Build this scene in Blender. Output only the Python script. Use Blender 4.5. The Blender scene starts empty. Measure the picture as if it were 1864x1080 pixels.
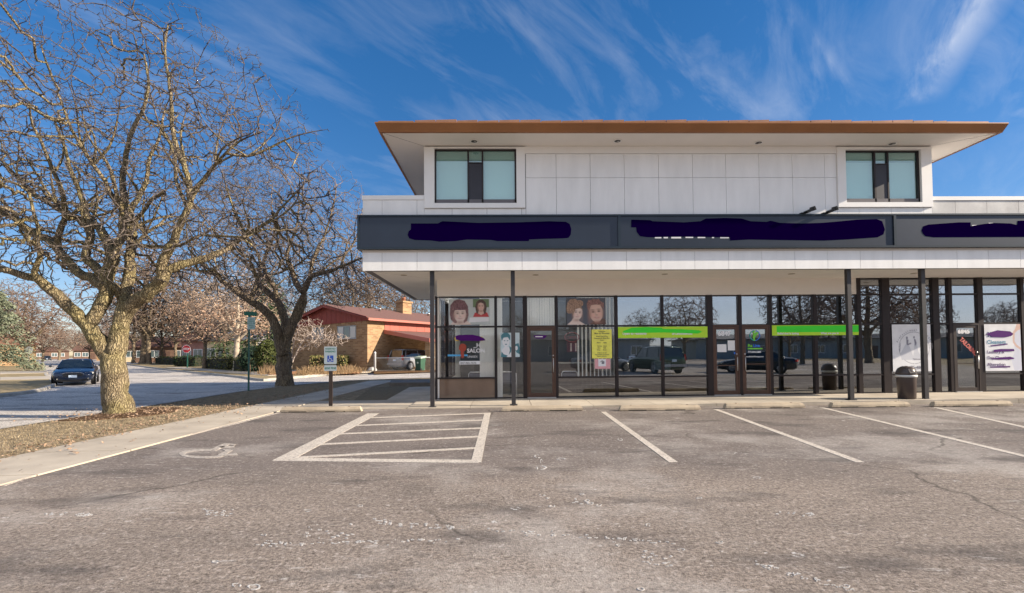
import bpy, math, random
import numpy as np
from mathutils import Vector, Matrix, noise
random.seed(7); RNG=np.random.default_rng(7)
D2=bpy.data; scene=bpy.context.scene; COL=scene.collection
# ------------------------------------------------------------------ camera
F=880.; PIT=math.radians(1.7); YAW=math.radians(1.02); ROLL=-.0075; SH=74.; HC=1.5
cd=D2.cameras.new('camera'); cam=D2.objects.new('camera',cd); COL.objects.link(cam)
cd.sensor_width=36; cd.lens=F/1864*36; cd.shift_y=SH/1864; cd.clip_start=.05; cd.clip_end=3000
CM=(Matrix.Rotation(-YAW,3,'Z')@Matrix.Rotation(math.pi/2+PIT,3,'X')@Matrix.Rotation(ROLL,3,'Z'))
cam.matrix_world=Matrix.Translation((0,0,HC))@CM.to_4x4(); scene.camera=cam
def ray(px,py): return CM@Vector(((px-932)/F,(540-py+SH)/F,-1))
def onY(px,py,Y):
    d=ray(px,py); t=Y/d.y; return (d.x*t, HC+d.z*t)
def onZ(px,py,z=0.):
    d=ray(px,py); t=(z-HC)/d.z; return (d.x*t, d.y*t)
# ------------------------------------------------------------------ world, sun, exposure
SUN=Vector((6.35,-1,2.7)).normalized()
EL=math.asin(SUN.z); AZ=math.atan2(SUN.x,SUN.y)
w=D2.worlds.new('World'); scene.world=w; w.use_nodes=True; nt=w.node_tree; nt.nodes.clear()
N=nt.nodes.new; L=nt.links.new
sky=N('ShaderNodeTexSky'); sky.sky_type='NISHITA'; sky.sun_disc=False; sky.sun_elevation=EL; sky.sun_rotation=AZ
sky.air_density=1.0; sky.dust_density=.15; sky.ozone_density=3.0; sky.altitude=200
hs=N('ShaderNodeHueSaturation'); hs.inputs['Saturation'].default_value=1.56; hs.inputs['Value'].default_value=.57
gm=N('ShaderNodeGamma'); gm.inputs[1].default_value=.72; L(sky.outputs[0],gm.inputs[0]); tn=N('ShaderNodeMixRGB'); tn.blend_type='MULTIPLY'; tn.inputs[0].default_value=1; tn.inputs[2].default_value=(1.0,.94,1.0,1); L(gm.outputs[0],tn.inputs[1]); L(tn.outputs[0],hs.inputs['Color'])
tc=N('ShaderNodeTexCoord'); sp=N('ShaderNodeSeparateXYZ'); L(tc.outputs['Generated'],sp.inputs[0])
def M(op,a,b=None,c=None):
    n=N('ShaderNodeMath'); n.operation=op
    for i,v in enumerate((a,b,c)):
        if v is None: continue
        if isinstance(v,(int,float)): n.inputs[i].default_value=v
        else: L(v,n.inputs[i])
    return n.outputs[0]
zz=M('ADD',M('MAXIMUM',sp.outputs[2],0.0),.12)
u_=M('DIVIDE',sp.outputs[0],zz); v_=M('DIVIDE',sp.outputs[1],zz)
cb=N('ShaderNodeCombineXYZ'); L(u_,cb.inputs[0]); L(v_,cb.inputs[1])
mr=N('ShaderNodeMapping'); L(cb.outputs[0],mr.inputs[0]); mr.inputs['Rotation'].default_value=(0,0,math.radians(-50)); mp=N('ShaderNodeMapping'); L(mr.outputs[0],mp.inputs[0]); mp.inputs['Scale'].default_value=(1.1,3.6,1); mp.inputs['Location'].default_value=(5.1,2.7,0)
n1=N('ShaderNodeTexNoise'); L(mp.outputs[0],n1.inputs['Vector']); n1.inputs['Scale'].default_value=1.7; n1.inputs['Detail'].default_value=9; n1.inputs['Roughness'].default_value=.62; n1.inputs['Distortion'].default_value=.55
n2=N('ShaderNodeTexNoise'); L(cb.outputs[0],n2.inputs['Vector']); n2.inputs['Scale'].default_value=.75; n2.inputs['Detail'].default_value=3
r1=N('ShaderNodeMapRange'); L(n1.outputs[0],r1.inputs[0]); r1.inputs[1].default_value=.46; r1.inputs[2].default_value=.84; r1.clamp=True
r2=N('ShaderNodeMapRange'); L(n2.outputs[0],r2.inputs[0]); r2.inputs[1].default_value=.30; r2.inputs[2].default_value=.62; r2.clamp=True
cf=M('MULTIPLY',M('MULTIPLY',r1.outputs[0],r2.outputs[0]),.34)
cf=M('MULTIPLY',cf,M('MINIMUM',M('MULTIPLY',M('MAXIMUM',sp.outputs[2],0),6.),1.))
def uv_(px,py):
    d=ray(px,py).normalized(); z=max(d.z,0)+.12; return d.x/z,d.y/z
for (A_,B_,wd_,am_) in (((1668,195),(1800,0),.06,.42),((1500,150),(1440,20),.02,.10),((1555,160),(1480,60),.02,.10),((1850,215),(1990,150),.045,.35)):
    (ax_,ay_),(bx_,by_)=uv_(*A_),uv_(*B_); l_=math.hypot(bx_-ax_,by_-ay_); dx_,dy_=(bx_-ax_)/l_,(by_-ay_)/l_
    ru=M('SUBTRACT',u_,ax_); rv=M('SUBTRACT',v_,ay_); al=M('ADD',M('MULTIPLY',ru,dx_),M('MULTIPLY',rv,dy_)); pe=M('ABSOLUTE',M('ADD',M('SUBTRACT',M('MULTIPLY',ru,-dy_),M('MULTIPLY',rv,-dx_)),M('MULTIPLY',M('SUBTRACT',n1.outputs[0],.5),wd_*2.2)))
    t1=M('MAXIMUM',M('SUBTRACT',1.0,M('DIVIDE',pe,wd_)),0); e1=M('MINIMUM',M('MAXIMUM',M('MULTIPLY',al,6/l_),0),1.0); e2=M('MINIMUM',M('MAXIMUM',M('MULTIPLY',M('SUBTRACT',l_*1.5,al),2/l_),0),1.0)
    m_=M('MULTIPLY',M('MULTIPLY',M('MULTIPLY',t1,M('MULTIPLY',e1,e2)),M('MAXIMUM',M('MULTIPLY',M('SUBTRACT',n1.outputs[0],.28),2.6),0)),am_); cf=M('MINIMUM',M('ADD',cf,m_),.95)
# bright cloud veil added behind the camera, unseen, to lift the facade's shade
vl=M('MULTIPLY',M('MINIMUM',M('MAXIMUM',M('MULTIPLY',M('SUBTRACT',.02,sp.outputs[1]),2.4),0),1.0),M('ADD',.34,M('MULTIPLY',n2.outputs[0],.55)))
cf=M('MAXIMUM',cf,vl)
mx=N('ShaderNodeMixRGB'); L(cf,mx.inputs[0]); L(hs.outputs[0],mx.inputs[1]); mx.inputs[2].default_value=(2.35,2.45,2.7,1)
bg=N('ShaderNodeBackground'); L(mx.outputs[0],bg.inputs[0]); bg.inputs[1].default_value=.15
ow=N('ShaderNodeOutputWorld'); L(bg.outputs[0],ow.inputs[0])
sd=D2.lights.new('sun','SUN'); so=D2.objects.new('sun',sd); COL.objects.link(so)
sd.energy=3.9; sd.angle=math.radians(.5); sd.color=(1,.87,.70)
so.rotation_euler=SUN.to_track_quat('Z','Y').to_euler()
scene.view_settings.view_transform='Standard'; scene.view_settings.look='None'; scene.view_settings.exposure=1.36; scene.view_settings.gamma=1
scene.cycles.max_bounces=8; scene.cycles.transparent_max_bounces=16
# ------------------------------------------------------------------ materials
MATS={}
def mat(name,col,rough=.7,metal=0,vary=0,vscale=3,bump=0,bscale=30,col2=None,stretch=(1,1,1),spec=.5,detail=5,alpha=1,coords='Object'):
    if name in MATS: return MATS[name]
    m=D2.materials.new(name); m.use_nodes=True; t=m.node_tree; b=t.nodes['Principled BSDF']
    b.inputs['Roughness'].default_value=rough; b.inputs['Metallic'].default_value=metal; b.inputs['Specular IOR Level'].default_value=spec
    c=t.nodes.new('ShaderNodeTexCoord'); mpn=t.nodes.new('ShaderNodeMapping'); t.links.new(c.outputs[coords],mpn.inputs[0]); mpn.inputs['Scale'].default_value=stretch
    nz=t.nodes.new('ShaderNodeTexNoise'); t.links.new(mpn.outputs[0],nz.inputs[0]); nz.inputs['Scale'].default_value=vscale; nz.inputs['Detail'].default_value=detail; nz.inputs['Roughness'].default_value=.6
    rp=t.nodes.new('ShaderNodeValToRGB'); t.links.new(nz.outputs[0],rp.inputs[0])
    if col2 is None: col2=tuple(max(0,x*(1-vary)) for x in col)
    rp.color_ramp.elements[0].position=.32; rp.color_ramp.elements[1].position=.68
    rp.color_ramp.elements[0].color=(*col2,1); rp.color_ramp.elements[1].color=(*col,1)
    t.links.new(rp.outputs[0],b.inputs['Base Color'])
    if bump:
        n=t.nodes.new('ShaderNodeTexNoise'); t.links.new(mpn.outputs[0],n.inputs[0]); n.inputs['Scale'].default_value=bscale; n.inputs['Detail'].default_value=5
        bp=t.nodes.new('ShaderNodeBump'); bp.inputs['Strength'].default_value=.8; bp.inputs['Distance'].default_value=bump
        t.links.new(n.outputs[0],bp.inputs['Height']); t.links.new(bp.outputs[0],b.inputs['Normal'])
    MATS[name]=m; return m
def nodes_of(m):
    t=m.node_tree
    return t,t.nodes['Principled BSDF'],t.nodes.new,t.links.new
def glass(name,fac,tint,rough=0.0):
    m=D2.materials.new(name); m.use_nodes=True; t=m.node_tree; t.nodes.clear()
    o=t.nodes.new('ShaderNodeOutputMaterial'); mixs=t.nodes.new('ShaderNodeMixShader'); tr=t.nodes.new('ShaderNodeBsdfTransparent'); gl=t.nodes.new('ShaderNodeBsdfGlossy')
    tr.inputs[0].default_value=(*tint,1); gl.inputs['Roughness'].default_value=rough; gl.inputs[0].default_value=(.93,.96,1,1)
    lw=t.nodes.new('ShaderNodeLayerWeight'); lw.inputs[0].default_value=.5; fr=t.nodes.new('ShaderNodeMath'); fr.operation='POWER'; t.links.new(lw.outputs['Facing'],fr.inputs[0]); fr.inputs[1].default_value=5.0
    ma=t.nodes.new('ShaderNodeMath'); ma.operation='MULTIPLY_ADD'; t.links.new(fr.outputs[0],ma.inputs[0]); ma.inputs[1].default_value=.9; ma.inputs[2].default_value=fac+.04; ma.use_clamp=True
    tcn=t.nodes.new('ShaderNodeTexCoord'); nz=t.nodes.new('ShaderNodeTexNoise'); nz.inputs['Scale'].default_value=1.3; t.links.new(tcn.outputs['Object'],nz.inputs[0])
    bp=t.nodes.new('ShaderNodeBump'); bp.inputs['Strength'].default_value=.05; bp.inputs['Distance'].default_value=.012; t.links.new(nz.outputs[0],bp.inputs['Height']); t.links.new(bp.outputs[0],gl.inputs['Normal'])
    t.links.new(ma.outputs[0],mixs.inputs[0]); t.links.new(tr.outputs[0],mixs.inputs[1]); t.links.new(gl.outputs[0],mixs.inputs[2]); t.links.new(mixs.outputs[0],o.inputs[0])
    MATS[name]=m; return m
G_SALON=glass('salon_glass',.03,(1,1,1)); G_DARK=glass('tinted_glass',.24,(.72,.78,.80)); G_TOP=glass('transom_glass',.36,(.6,.65,.68)); G_UP=glass('upper_glass',.10,(.85,.96,.95)); G_CAR=glass('car_glass',.12,(.25,.28,.28))
WHITE=mat('white_panel',(.91,.905,.89),.55,vary=.11,vscale=1.4,bump=.0006,bscale=60,stretch=(2.2,2.2,.5),detail=7)
WHITE_OLD=mat('weathered_panel',(.70,.69,.67),.7,col2=(.50,.49,.48),vscale=2.2,bump=.001,bscale=50)
TRIM=mat('white_trim',(.88,.87,.85),.5,vary=.04,vscale=2)
CREAM=mat('cream_stucco',(.84,.79,.73),.8,vary=.06,vscale=1.5,bump=.001,bscale=90)
SOFF=mat('soffit_board',(.86,.82,.77),.7,vary=.07,vscale=.9)
JOINT=mat('panel_joint',(.16,.15,.16),.8)
BROWN=mat('copper_brown_metal',(.32,.13,.042),.42,metal=.15,vary=.22,vscale=.8,spec=.5)
BROWN_TOP=mat('copper_roof_metal',(.42,.21,.12),.4,metal=.3,vary=.3,vscale=2)
DKFR=mat('dark_bronze_frame',(.035,.026,.026),.4,metal=.4,vary=.2)
BRFR=mat('brown_door_frame',(.12,.065,.045),.42,metal=.3,vary=.2,vscale=4)
GREYCOL=mat('gray_post_paint',(.045,.042,.045),.5,vary=.2)
SIGNF=mat('slate_sign_frame',(.022,.035,.05),.35,metal=.3,vary=.15)
SIGNFACE=mat('slate_sign_face',(.020,.030,.050),.34,metal=.35,vary=.3,vscale=.6,spec=.8)
INDIGO=mat('indigo_scribble',(.004,.0,.028),1.0,spec=0)  # flat colour of the redaction scribbles over the sign lettering
PURPLE=mat('purple_scribble',(.085,.005,.16),.7,spec=.2)
LIME=mat('lime_vinyl',(.55,.86,.04),.5,vary=.05); NEONG=mat('bright_green_scribble',(.06,.85,.04),.6)
BLACK=mat('black_metal',(.012,.012,.013),.35,vary=.2); RUBBER=mat('tyre_rubber',(.02,.02,.02),.85,vary=.3)
CHROME=mat('chrome',(.7,.7,.7),.15,metal=1); ALU=mat('brushed_aluminium',(.62,.62,.62),.35,metal=.8,vary=.15,vscale=8)
CONC=mat('concrete_walk',(.54,.475,.385),.9,col2=(.36,.31,.25),vscale=1.1,bump=.004,bscale=60,detail=12)
CONC2=mat('curb_concrete',(.50,.46,.40),.9,col2=(.30,.28,.25),vscale=3,bump=.004,bscale=30)
STOPM=mat('wheel_stop_concrete',(.52,.43,.31),.9,col2=(.38,.31,.23),vscale=2.5,bump=.006,bscale=22,detail=8)
WOODP=mat('sign_post_wood',(.09,.06,.045),.7,vary=.3,stretch=(8,8,1))
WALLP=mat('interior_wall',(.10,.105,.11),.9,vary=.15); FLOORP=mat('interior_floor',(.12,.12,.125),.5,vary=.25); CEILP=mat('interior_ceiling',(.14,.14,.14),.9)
BLIND=mat('vinyl_blind',(.93,.93,.90),.6,vary=.06,vscale=4)
WH=mat('white_plastic',(.80,.80,.80),.5); _t,_b,_n,_l=nodes_of(BLIND); _tr=_n('ShaderNodeBsdfTranslucent'); _tr.inputs[0].default_value=(.93,.93,.9,1); _mx=_n('ShaderNodeMixShader'); _mx.inputs[0].default_value=.45; _l(_b.outputs[0],_mx.inputs[1]); _l(_tr.outputs[0],_mx.inputs[2]); _l(_mx.outputs[0],[x for x in _t.nodes if x.type=='OUTPUT_MATERIAL'][0].inputs[0])
PAPER=mat('white_paper',(.85,.85,.85),.8,vary=.03)
SHADE=mat('roller_shade',(.80,.84,.79),.9,vary=.05,vscale=.5)
def mk_asphalt(name,c1,c2,c3,salt=.55,lot=True):
    m=mat(name,c1,.92,col2=c2,vscale=.35,stretch=(.5,1.6,1),detail=8,spec=.25)
    t,b,n,l=nodes_of(m)
    tcn=n('ShaderNodeTexCoord'); rp=[x for x in t.nodes if x.type=='VALTORGB'][0]
    def noise_(scale,det,st=(1,1,1),ro=.6,loc=(0,0,0)):
        mpn=n('ShaderNodeMapping'); l(tcn.outputs['Object'],mpn.inputs[0]); mpn.inputs['Scale'].default_value=st; mpn.inputs['Location'].default_value=loc
        z=n('ShaderNodeTexNoise'); l(mpn.outputs[0],z.inputs[0]); z.inputs['Scale'].default_value=scale; z.inputs['Detail'].default_value=det; z.inputs['Roughness'].default_value=ro
        return z.outputs[0]
    def rng(v,a,bb,lo=0,hi=1):
        r=n('ShaderNodeMapRange'); l(v,r.inputs[0]); r.inputs[1].default_value=a; r.inputs[2].default_value=bb; r.inputs[3].default_value=lo; r.inputs[4].default_value=hi; return r.outputs[0]
    def mth(op,a,bb):
        x=n('ShaderNodeMath'); x.operation=op
        for i,v in enumerate((a,bb)):
            if isinstance(v,(int,float)): x.inputs[i].default_value=v
            else: l(v,x.inputs[i])
        return x.outputs[0]
    def mixc(f,a,col,bt='MIX'):
        x=n('ShaderNodeMixRGB'); x.blend_type=bt
        if isinstance(f,(int,float)): x.inputs[0].default_value=f
        else: l(f,x.inputs[0])
        l(a,x.inputs[1])
        if isinstance(col,tuple): x.inputs[2].default_value=(*col,1)
        else: l(col,x.inputs[2])
        return x.outputs[0]
    c=rp.outputs[0]
    # aggregate grain
    g=noise_(34,6,ro=.85); gr=n('ShaderNodeValToRGB'); l(g,gr.inputs[0]); gr.color_ramp.elements[0].position=.40; gr.color_ramp.elements[1].position=.60
    gr.color_ramp.elements[0].color=(.24,.22,.21,1); gr.color_ramp.elements[1].color=(1.85,1.80,1.76,1)
    c=mixc(1.0,c,gr.outputs[0],'MULTIPLY')
    g2=noise_(14,5,(.4,1.2,1),.7); c=mixc(rng(g2,.3,.7,0,.40),c,c3)
    sepn=n('ShaderNodeSeparateXYZ'); l(tcn.outputs['Object'],sepn.inputs[0])
    if lot:
        # older, darker overlay under the stalls with an irregular joint
        yb=mth('ADD',sepn.outputs[1],mth('MULTIPLY',mth('SUBTRACT',noise_(.8,5,ro=.7),.5),2.4)); c=mixc(mth('MULTIPLY',rng(yb,5.4,6.6),.62),c,(.135,.118,.113))
        c=mixc(mth('MULTIPLY',rng(noise_(.32,5,(1,1,1),.65,(4,7,0)),.51,.62),.42),c,(.48,.445,.41))
        c=mixc(mth('MULTIPLY',rng(noise_(2.6,6,(.5,1.4,1),.75,(9,3,0)),.56,.64),.40),c,(.10,.085,.08))
        g5=noise_(17,5,ro=.8,loc=(3,3,3)); c=mixc(rng(g5,.57,.63,0,.75),c,(.09,.07,.062)); c=mixc(rng(g5,.38,.44,.55,0),c,(.60,.53,.48))
    # dark oily patches
    dk=mth('MULTIPLY',rng(noise_(.9,4,(.6,1.5,1),loc=(3,1,0)),.54,.66),.60); c=mixc(dk,c,(.07,.062,.06))
    dk2=rng(noise_(2.2,6,(.35,2.8,1),.7,loc=(7,5,0)),.665,.72,0,.85); c=mixc(dk2,c,(.035,.03,.03))
    # salt residue
    s1=mth('MULTIPLY',rng(noise_(5,7,(.45,1.6,1),.8),.585,.66),rng(noise_(.5,3,(1,1,1),loc=(11,2,0)),.48,.62)); c=mixc(mth('MULTIPLY',s1,salt),c,(.62,.59,.56))
    s2=mth('MULTIPLY',rng(noise_(20,3,(.5,1,1),.8),.64,.72),rng(noise_(1.2,3,(.5,1.5,1),loc=(2,9,0)),.50,.60)); c=mixc(mth('MULTIPLY',s2,min(1,salt*1.7)),c,(.78,.76,.74))
    vo=n('ShaderNodeTexVoronoi'); mpv=n('ShaderNodeMapping'); l(tcn.outputs['Object'],mpv.inputs[0]); l(mpv.outputs[0],vo.inputs['Vector']); vo.inputs['Scale'].default_value=3.2
    ring=mth('MULTIPLY',mth('SUBTRACT',1.0,rng(mth('ABSOLUTE',mth('SUBTRACT',vo.outputs['Distance'],.13),0),.01,.05)),rng(noise_(.8,2,loc=(5,5,0)),.60,.66))
    ring=mth('MULTIPLY',ring,rng(noise_(25,2),.46,.56)); c=mixc(mth('MULTIPLY',ring,.85),c,(.78,.77,.76))
    # cracks
    v2=n('ShaderNodeTexVoronoi'); v2.feature='DISTANCE_TO_EDGE'; v2.inputs['Scale'].default_value=.33
    wn=n('ShaderNodeMixRGB'); l(tcn.outputs['Object'],wn.inputs[1]); nzc=n('ShaderNodeTexNoise'); nzc.inputs['Scale'].default_value=1.5; nzc.inputs['Detail'].default_value=4; l(tcn.outputs['Object'],nzc.inputs[0]); l(nzc.outputs['Color'],wn.inputs[2]); wn.inputs[0].default_value=.35; l(wn.outputs[0],v2.inputs['Vector'])
    cr=mth('MULTIPLY',mth('SUBTRACT',1.0,rng(v2.outputs['Distance'],.002,.007)),rng(noise_(.4,2,loc=(1,8,0)),.5,.56)); c=mixc(mth('MULTIPLY',cr,.55),c,(.03,.027,.025))
    l(c,b.inputs['Base Color'])
    bp=n('ShaderNodeBump'); bp.inputs['Strength'].default_value=.9; bp.inputs['Distance'].default_value=.010; l(noise_(48,5,ro=.8),bp.inputs['Height']); l(bp.outputs[0],b.inputs['Normal'])
    return m
ASPH=mk_asphalt('parking_asphalt',(.295,.25,.212),(.162,.138,.12),(.36,.31,.268),.95)
ROADM=mk_asphalt('street_asphalt',(.55,.52,.475),(.38,.36,.34),(.58,.55,.51),.35,lot=False)
def mk_paint(nm,lo,hi):
    m=mat(nm,(.66,.60,.52),.8,col2=(.54,.48,.41),vscale=5)
    t,b,n,l=nodes_of(m); rp=[x for x in t.nodes if x.type=='VALTORGB'][0]
    tcn=n('ShaderNodeTexCoord'); z=n('ShaderNodeTexNoise'); l(tcn.outputs['Object'],z.inputs[0]); z.inputs['Scale'].default_value=28; z.inputs['Detail'].default_value=6; z.inputs['Roughness'].default_value=.8
    r=n('ShaderNodeMapRange'); l(z.outputs[0],r.inputs[0]); r.inputs[1].default_value=lo; r.inputs[2].default_value=hi
    x=n('ShaderNodeMixRGB'); l(r.outputs[0],x.inputs[0]); x.inputs[1].default_value=(.26,.23,.21,1); l(rp.outputs[0],x.inputs[2]); l(x.outputs[0],b.inputs['Base Color']); return m
PAINT=mk_paint('worn_line_paint',.39,.52); FADED=mk_paint('faded_symbol_paint',.44,.60)
GRASS=mat('dry_lawn',(.38,.305,.205),.95,col2=(.15,.115,.07),vscale=5,bump=.02,bscale=40,detail=9,spec=.1)
LAWN2=mat('dry_lawn_far',(.40,.31,.19),.95,col2=(.22,.175,.09),vscale=1.2,bump=.02,bscale=12,detail=9,spec=.1)
MULCH=mat('mulch_soil',(.15,.09,.05),.95,col2=(.06,.035,.02),vscale=14,bump=.02,bscale=40,detail=9,spec=.1)
def mk_bark(name,c1,c2,c3):
    m=mat(name,c1,.9,col2=c2,vscale=9,stretch=(1.6,1.6,.28),detail=8,spec=.15)
    t,b,n,l=nodes_of(m); rp=[x for x in t.nodes if x.type=='VALTORGB'][0]
    tcn=n('ShaderNodeTexCoord'); mpn=n('ShaderNodeMapping'); l(tcn.outputs['Object'],mpn.inputs[0]); mpn.inputs['Scale'].default_value=(1.15,1.15,.10)
    wz=n('ShaderNodeTexNoise'); l(tcn.outputs['Object'],wz.inputs[0]); wz.inputs['Scale'].default_value=4; wz.inputs['Detail'].default_value=4
    wm=n('ShaderNodeMixRGB'); wm.blend_type='ADD'; wm.inputs[0].default_value=.22; l(mpn.outputs[0],wm.inputs[1]); l(wz.outputs['Color'],wm.inputs[2])
    vz=n('ShaderNodeTexVoronoi'); vz.feature='DISTANCE_TO_EDGE'; vz.inputs['Scale'].default_value=17; l(wm.outputs[0],vz.inputs['Vector'])
    vr=n('ShaderNodeMapRange'); l(vz.outputs['Distance'],vr.inputs[0]); vr.inputs[1].default_value=0; vr.inputs[2].default_value=.30
    fz=n('ShaderNodeTexNoise'); l(mpn.outputs[0],fz.inputs[0]); fz.inputs['Scale'].default_value=60; fz.inputs['Detail'].default_value=4
    z=n('ShaderNodeMath'); z.operation='MULTIPLY_ADD'; l(fz.outputs[0],z.inputs[0]); z.inputs[1].default_value=.45; l(vr.outputs[0],z.inputs[2])
    g=n('ShaderNodeValToRGB'); l(z.outputs[0],g.inputs[0]); g.color_ramp.elements[0].position=.22; g.color_ramp.elements[1].position=.75; g.color_ramp.elements[0].color=(.30,.26,.23,1); g.color_ramp.elements[1].color=(1.15,1.12,1.1,1)
    x=n('ShaderNodeMixRGB'); x.blend_type='MULTIPLY'; x.inputs[0].default_value=.9; l(rp.outputs[0],x.inputs[1]); l(g.outputs[0],x.inputs[2])
    z2=n('ShaderNodeTexNoise'); l(tcn.outputs['Object'],z2.inputs[0]); z2.inputs['Scale'].default_value=1.6; z2.inputs['Detail'].default_value=5
    r=n('ShaderNodeMapRange'); l(z2.outputs[0],r.inputs[0]); r.inputs[1].default_value=.42; r.inputs[2].default_value=.62; r.inputs[4].default_value=.6
    y=n('ShaderNodeMixRGB'); y.blend_type='MIX'; l(r.outputs[0],y.inputs[0]); l(x.outputs[0],y.inputs[1]); y2=n('ShaderNodeMixRGB'); y2.blend_type='MULTIPLY'; y2.inputs[0].default_value=1; y2.inputs[1].default_value=(*c3,1); l(g.outputs[0],y2.inputs[2]); l(y2.outputs[0],y.inputs[2])
    l(y.outputs[0],b.inputs['Base Color'])
    bp=n('ShaderNodeBump'); bp.inputs['Strength'].default_value=1; bp.inputs['Distance'].default_value=.03; l(z.outputs[0],bp.inputs['Height']); l(bp.outputs[0],b.inputs['Normal']); return m
BARK=mk_bark('mossy_bark',(.34,.28,.185),(.20,.165,.11),(.32,.28,.13))
BARK2=mk_bark('grey_bark',(.36,.29,.20),(.15,.12,.10),(.24,.20,.13))
TWIG=mat('twig_bark',(.20,.165,.14),.85,col2=(.018,.013,.011),vscale=16,spec=.2)  # pale to near-black mottle puts lit and shaded twigs into the colour
TWIG2=mat('far_twig_bark',(.24,.19,.155),.9,col2=(.10,.075,.06),vscale=1.5,spec=.1)
TWIGR=mat('red_twig_bark',(.24,.18,.14),.9,col2=(.13,.085,.07),vscale=1.2,spec=.1)
TWIGP=mat('pale_twig_bark',(.50,.42,.36),.85,col2=(.24,.18,.15),vscale=3)
TANLEAF=mat('tan_leaf',(.44,.31,.22),.9,col2=(.28,.16,.10),vscale=2)
# ------------------------------------------------------------------ mesh builder
class MB:
    def __init__(s): s.v=[]; s.f=[]; s.m=[]; s.sm=[]; s.mats=[]; s.cur=0
    def use(s,m):
        if m not in s.mats: s.mats.append(m)
        s.cur=s.mats.index(m); return s
    def add(s,vs,fs,smooth=False):
        o=len(s.v); s.v.extend([tuple(p) for p in vs])
        for f in fs: s.f.append(tuple(i+o for i in f)); s.m.append(s.cur); s.sm.append(smooth)
        return s
    def box(s,x0,x1,y0,y1,z0,z1,bev=0):
        if x0>x1: x0,x1=x1,x0
        if y0>y1: y0,y1=y1,y0
        if z0>z1: z0,z1=z1,z0
        v=[(x,y,z) for z in (z0,z1) for y in (y0,y1) for x in (x0,x1)]
        return s.add(v,[(0,2,3,1),(4,5,7,6),(0,1,5,4),(2,6,7,3),(0,4,6,2),(1,3,7,5)])
    def obox(s,c,ax,ay,az):
        c=Vector(c); v=[c+ax*i+ay*j+az*k for k in(-1,1) for j in (-1,1) for i in (-1,1)]
        return s.add(v,[(0,2,3,1),(4,5,7,6),(0,1,5,4),(2,6,7,3),(0,4,6,2),(1,3,7,5)])
    def poly(s,pts): return s.add(pts,[tuple(range(len(pts)))])
    def slab(s,xy,z0,z1):
        n=len(xy); a=sum(xy[i][0]*xy[(i+1)%n][1]-xy[(i+1)%n][0]*xy[i][1] for i in range(n))
        if a<0: xy=xy[::-1]
        v=[(x,y,z0) for x,y in xy]+[(x,y,z1) for x,y in xy]
        return s.add(v,[tuple(range(n-1,-1,-1)),tuple(range(n,2*n))]+[(i,(i+1)%n,n+(i+1)%n,n+i) for i in range(n)])
    def plate(s,xz,y0,y1):   # extruded in Y, outline in XZ
        n=len(xz); a=sum(xz[i][0]*xz[(i+1)%n][1]-xz[(i+1)%n][0]*xz[i][1] for i in range(n))
        if a<0: xz=xz[::-1]
        v=[(x,y0,z) for x,z in xz]+[(x,y1,z) for x,z in xz]
        return s.add(v,[tuple(range(n)),tuple(range(2*n-1,n-1,-1))]+[((i+1)%n,i,n+i,n+(i+1)%n) for i in range(n)])
    def tube(s,pts,r,n=8,cap=True,smooth=True):
        pts=[Vector(p) for p in pts]; rs=r if isinstance(r,(list,tuple)) else [r]*len(pts); rings=[]; u=None; o=len(s.v); vs=[]
        for i,p in enumerate(pts):
            d=(pts[min(i+1,len(pts)-1)]-pts[max(i-1,0)]).normalized()
            if u is None: u=d.orthogonal().normalized()
            u=(u-d*u.dot(d)).normalized(); w_=d.cross(u)
            vs+= [p+(u*math.cos(2*math.pi*k/n)+w_*math.sin(2*math.pi*k/n))*rs[i] for k in range(n)]
        fs=[(i*n+k,i*n+(k+1)%n,(i+1)*n+(k+1)%n,(i+1)*n+k) for i in range(len(pts)-1) for k in range(n)]
        if cap: fs+=[tuple(range(n-1,-1,-1)),tuple((len(pts)-1)*n+k for k in range(n))]
        return s.add(vs,fs,smooth)
    def lathe(s,c,prof,n=24,axis='Z',smooth=True):
        vs=[]
        for r,h in prof:
            for k in range(n):
                a=2*math.pi*k/n; x,y=r*math.cos(a),r*math.sin(a)
                vs.append((c[0]+x,c[1]+y,c[2]+h) if axis=='Z' else ((c[0]+h,c[1]+x,c[2]+y) if axis=='X' else (c[0]+y,c[1]+h,c[2]+x)))
        m=len(prof); fs=[(i*n+k,i*n+(k+1)%n,(i+1)*n+(k+1)%n,(i+1)*n+k) for i in range(m-1) for k in range(n)]
        fs+=[tuple(range(n-1,-1,-1)),tuple((m-1)*n+k for k in range(n))]
        return s.add(vs,fs,smooth)
    def build(s,name,material=None,parent=None,loc=None,rz=0):
        me=D2.meshes.new(name); me.from_pydata(s.v,[],s.f); ms=s.mats or [material]
        for m in ms: me.materials.append(m)
        if s.mats: me.polygons.foreach_set('material_index',s.m)
        me.polygons.foreach_set('use_smooth',s.sm); me.update()
        o=D2.objects.new(name,me); COL.objects.link(o)
        if parent is not None: o.parent=parent
        if loc is not None: o.location=loc
        if rz: o.rotation_euler=(0,0,rz)
        return o
def tag(o,label=None,cat=None,group=None,kind=None):
    if label: o['label']=label
    if cat: o['category']=cat
    if group: o['group']=group
    if kind: o['kind']=kind
    return o
def thing(name,label,cat,loc=(0,0,0),rz=0,group=None):
    o=D2.objects.new(name,None); COL.objects.link(o); o.location=loc; o.rotation_euler=(0,0,rz); o.empty_display_size=.2
    return tag(o,label,cat,group)
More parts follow.
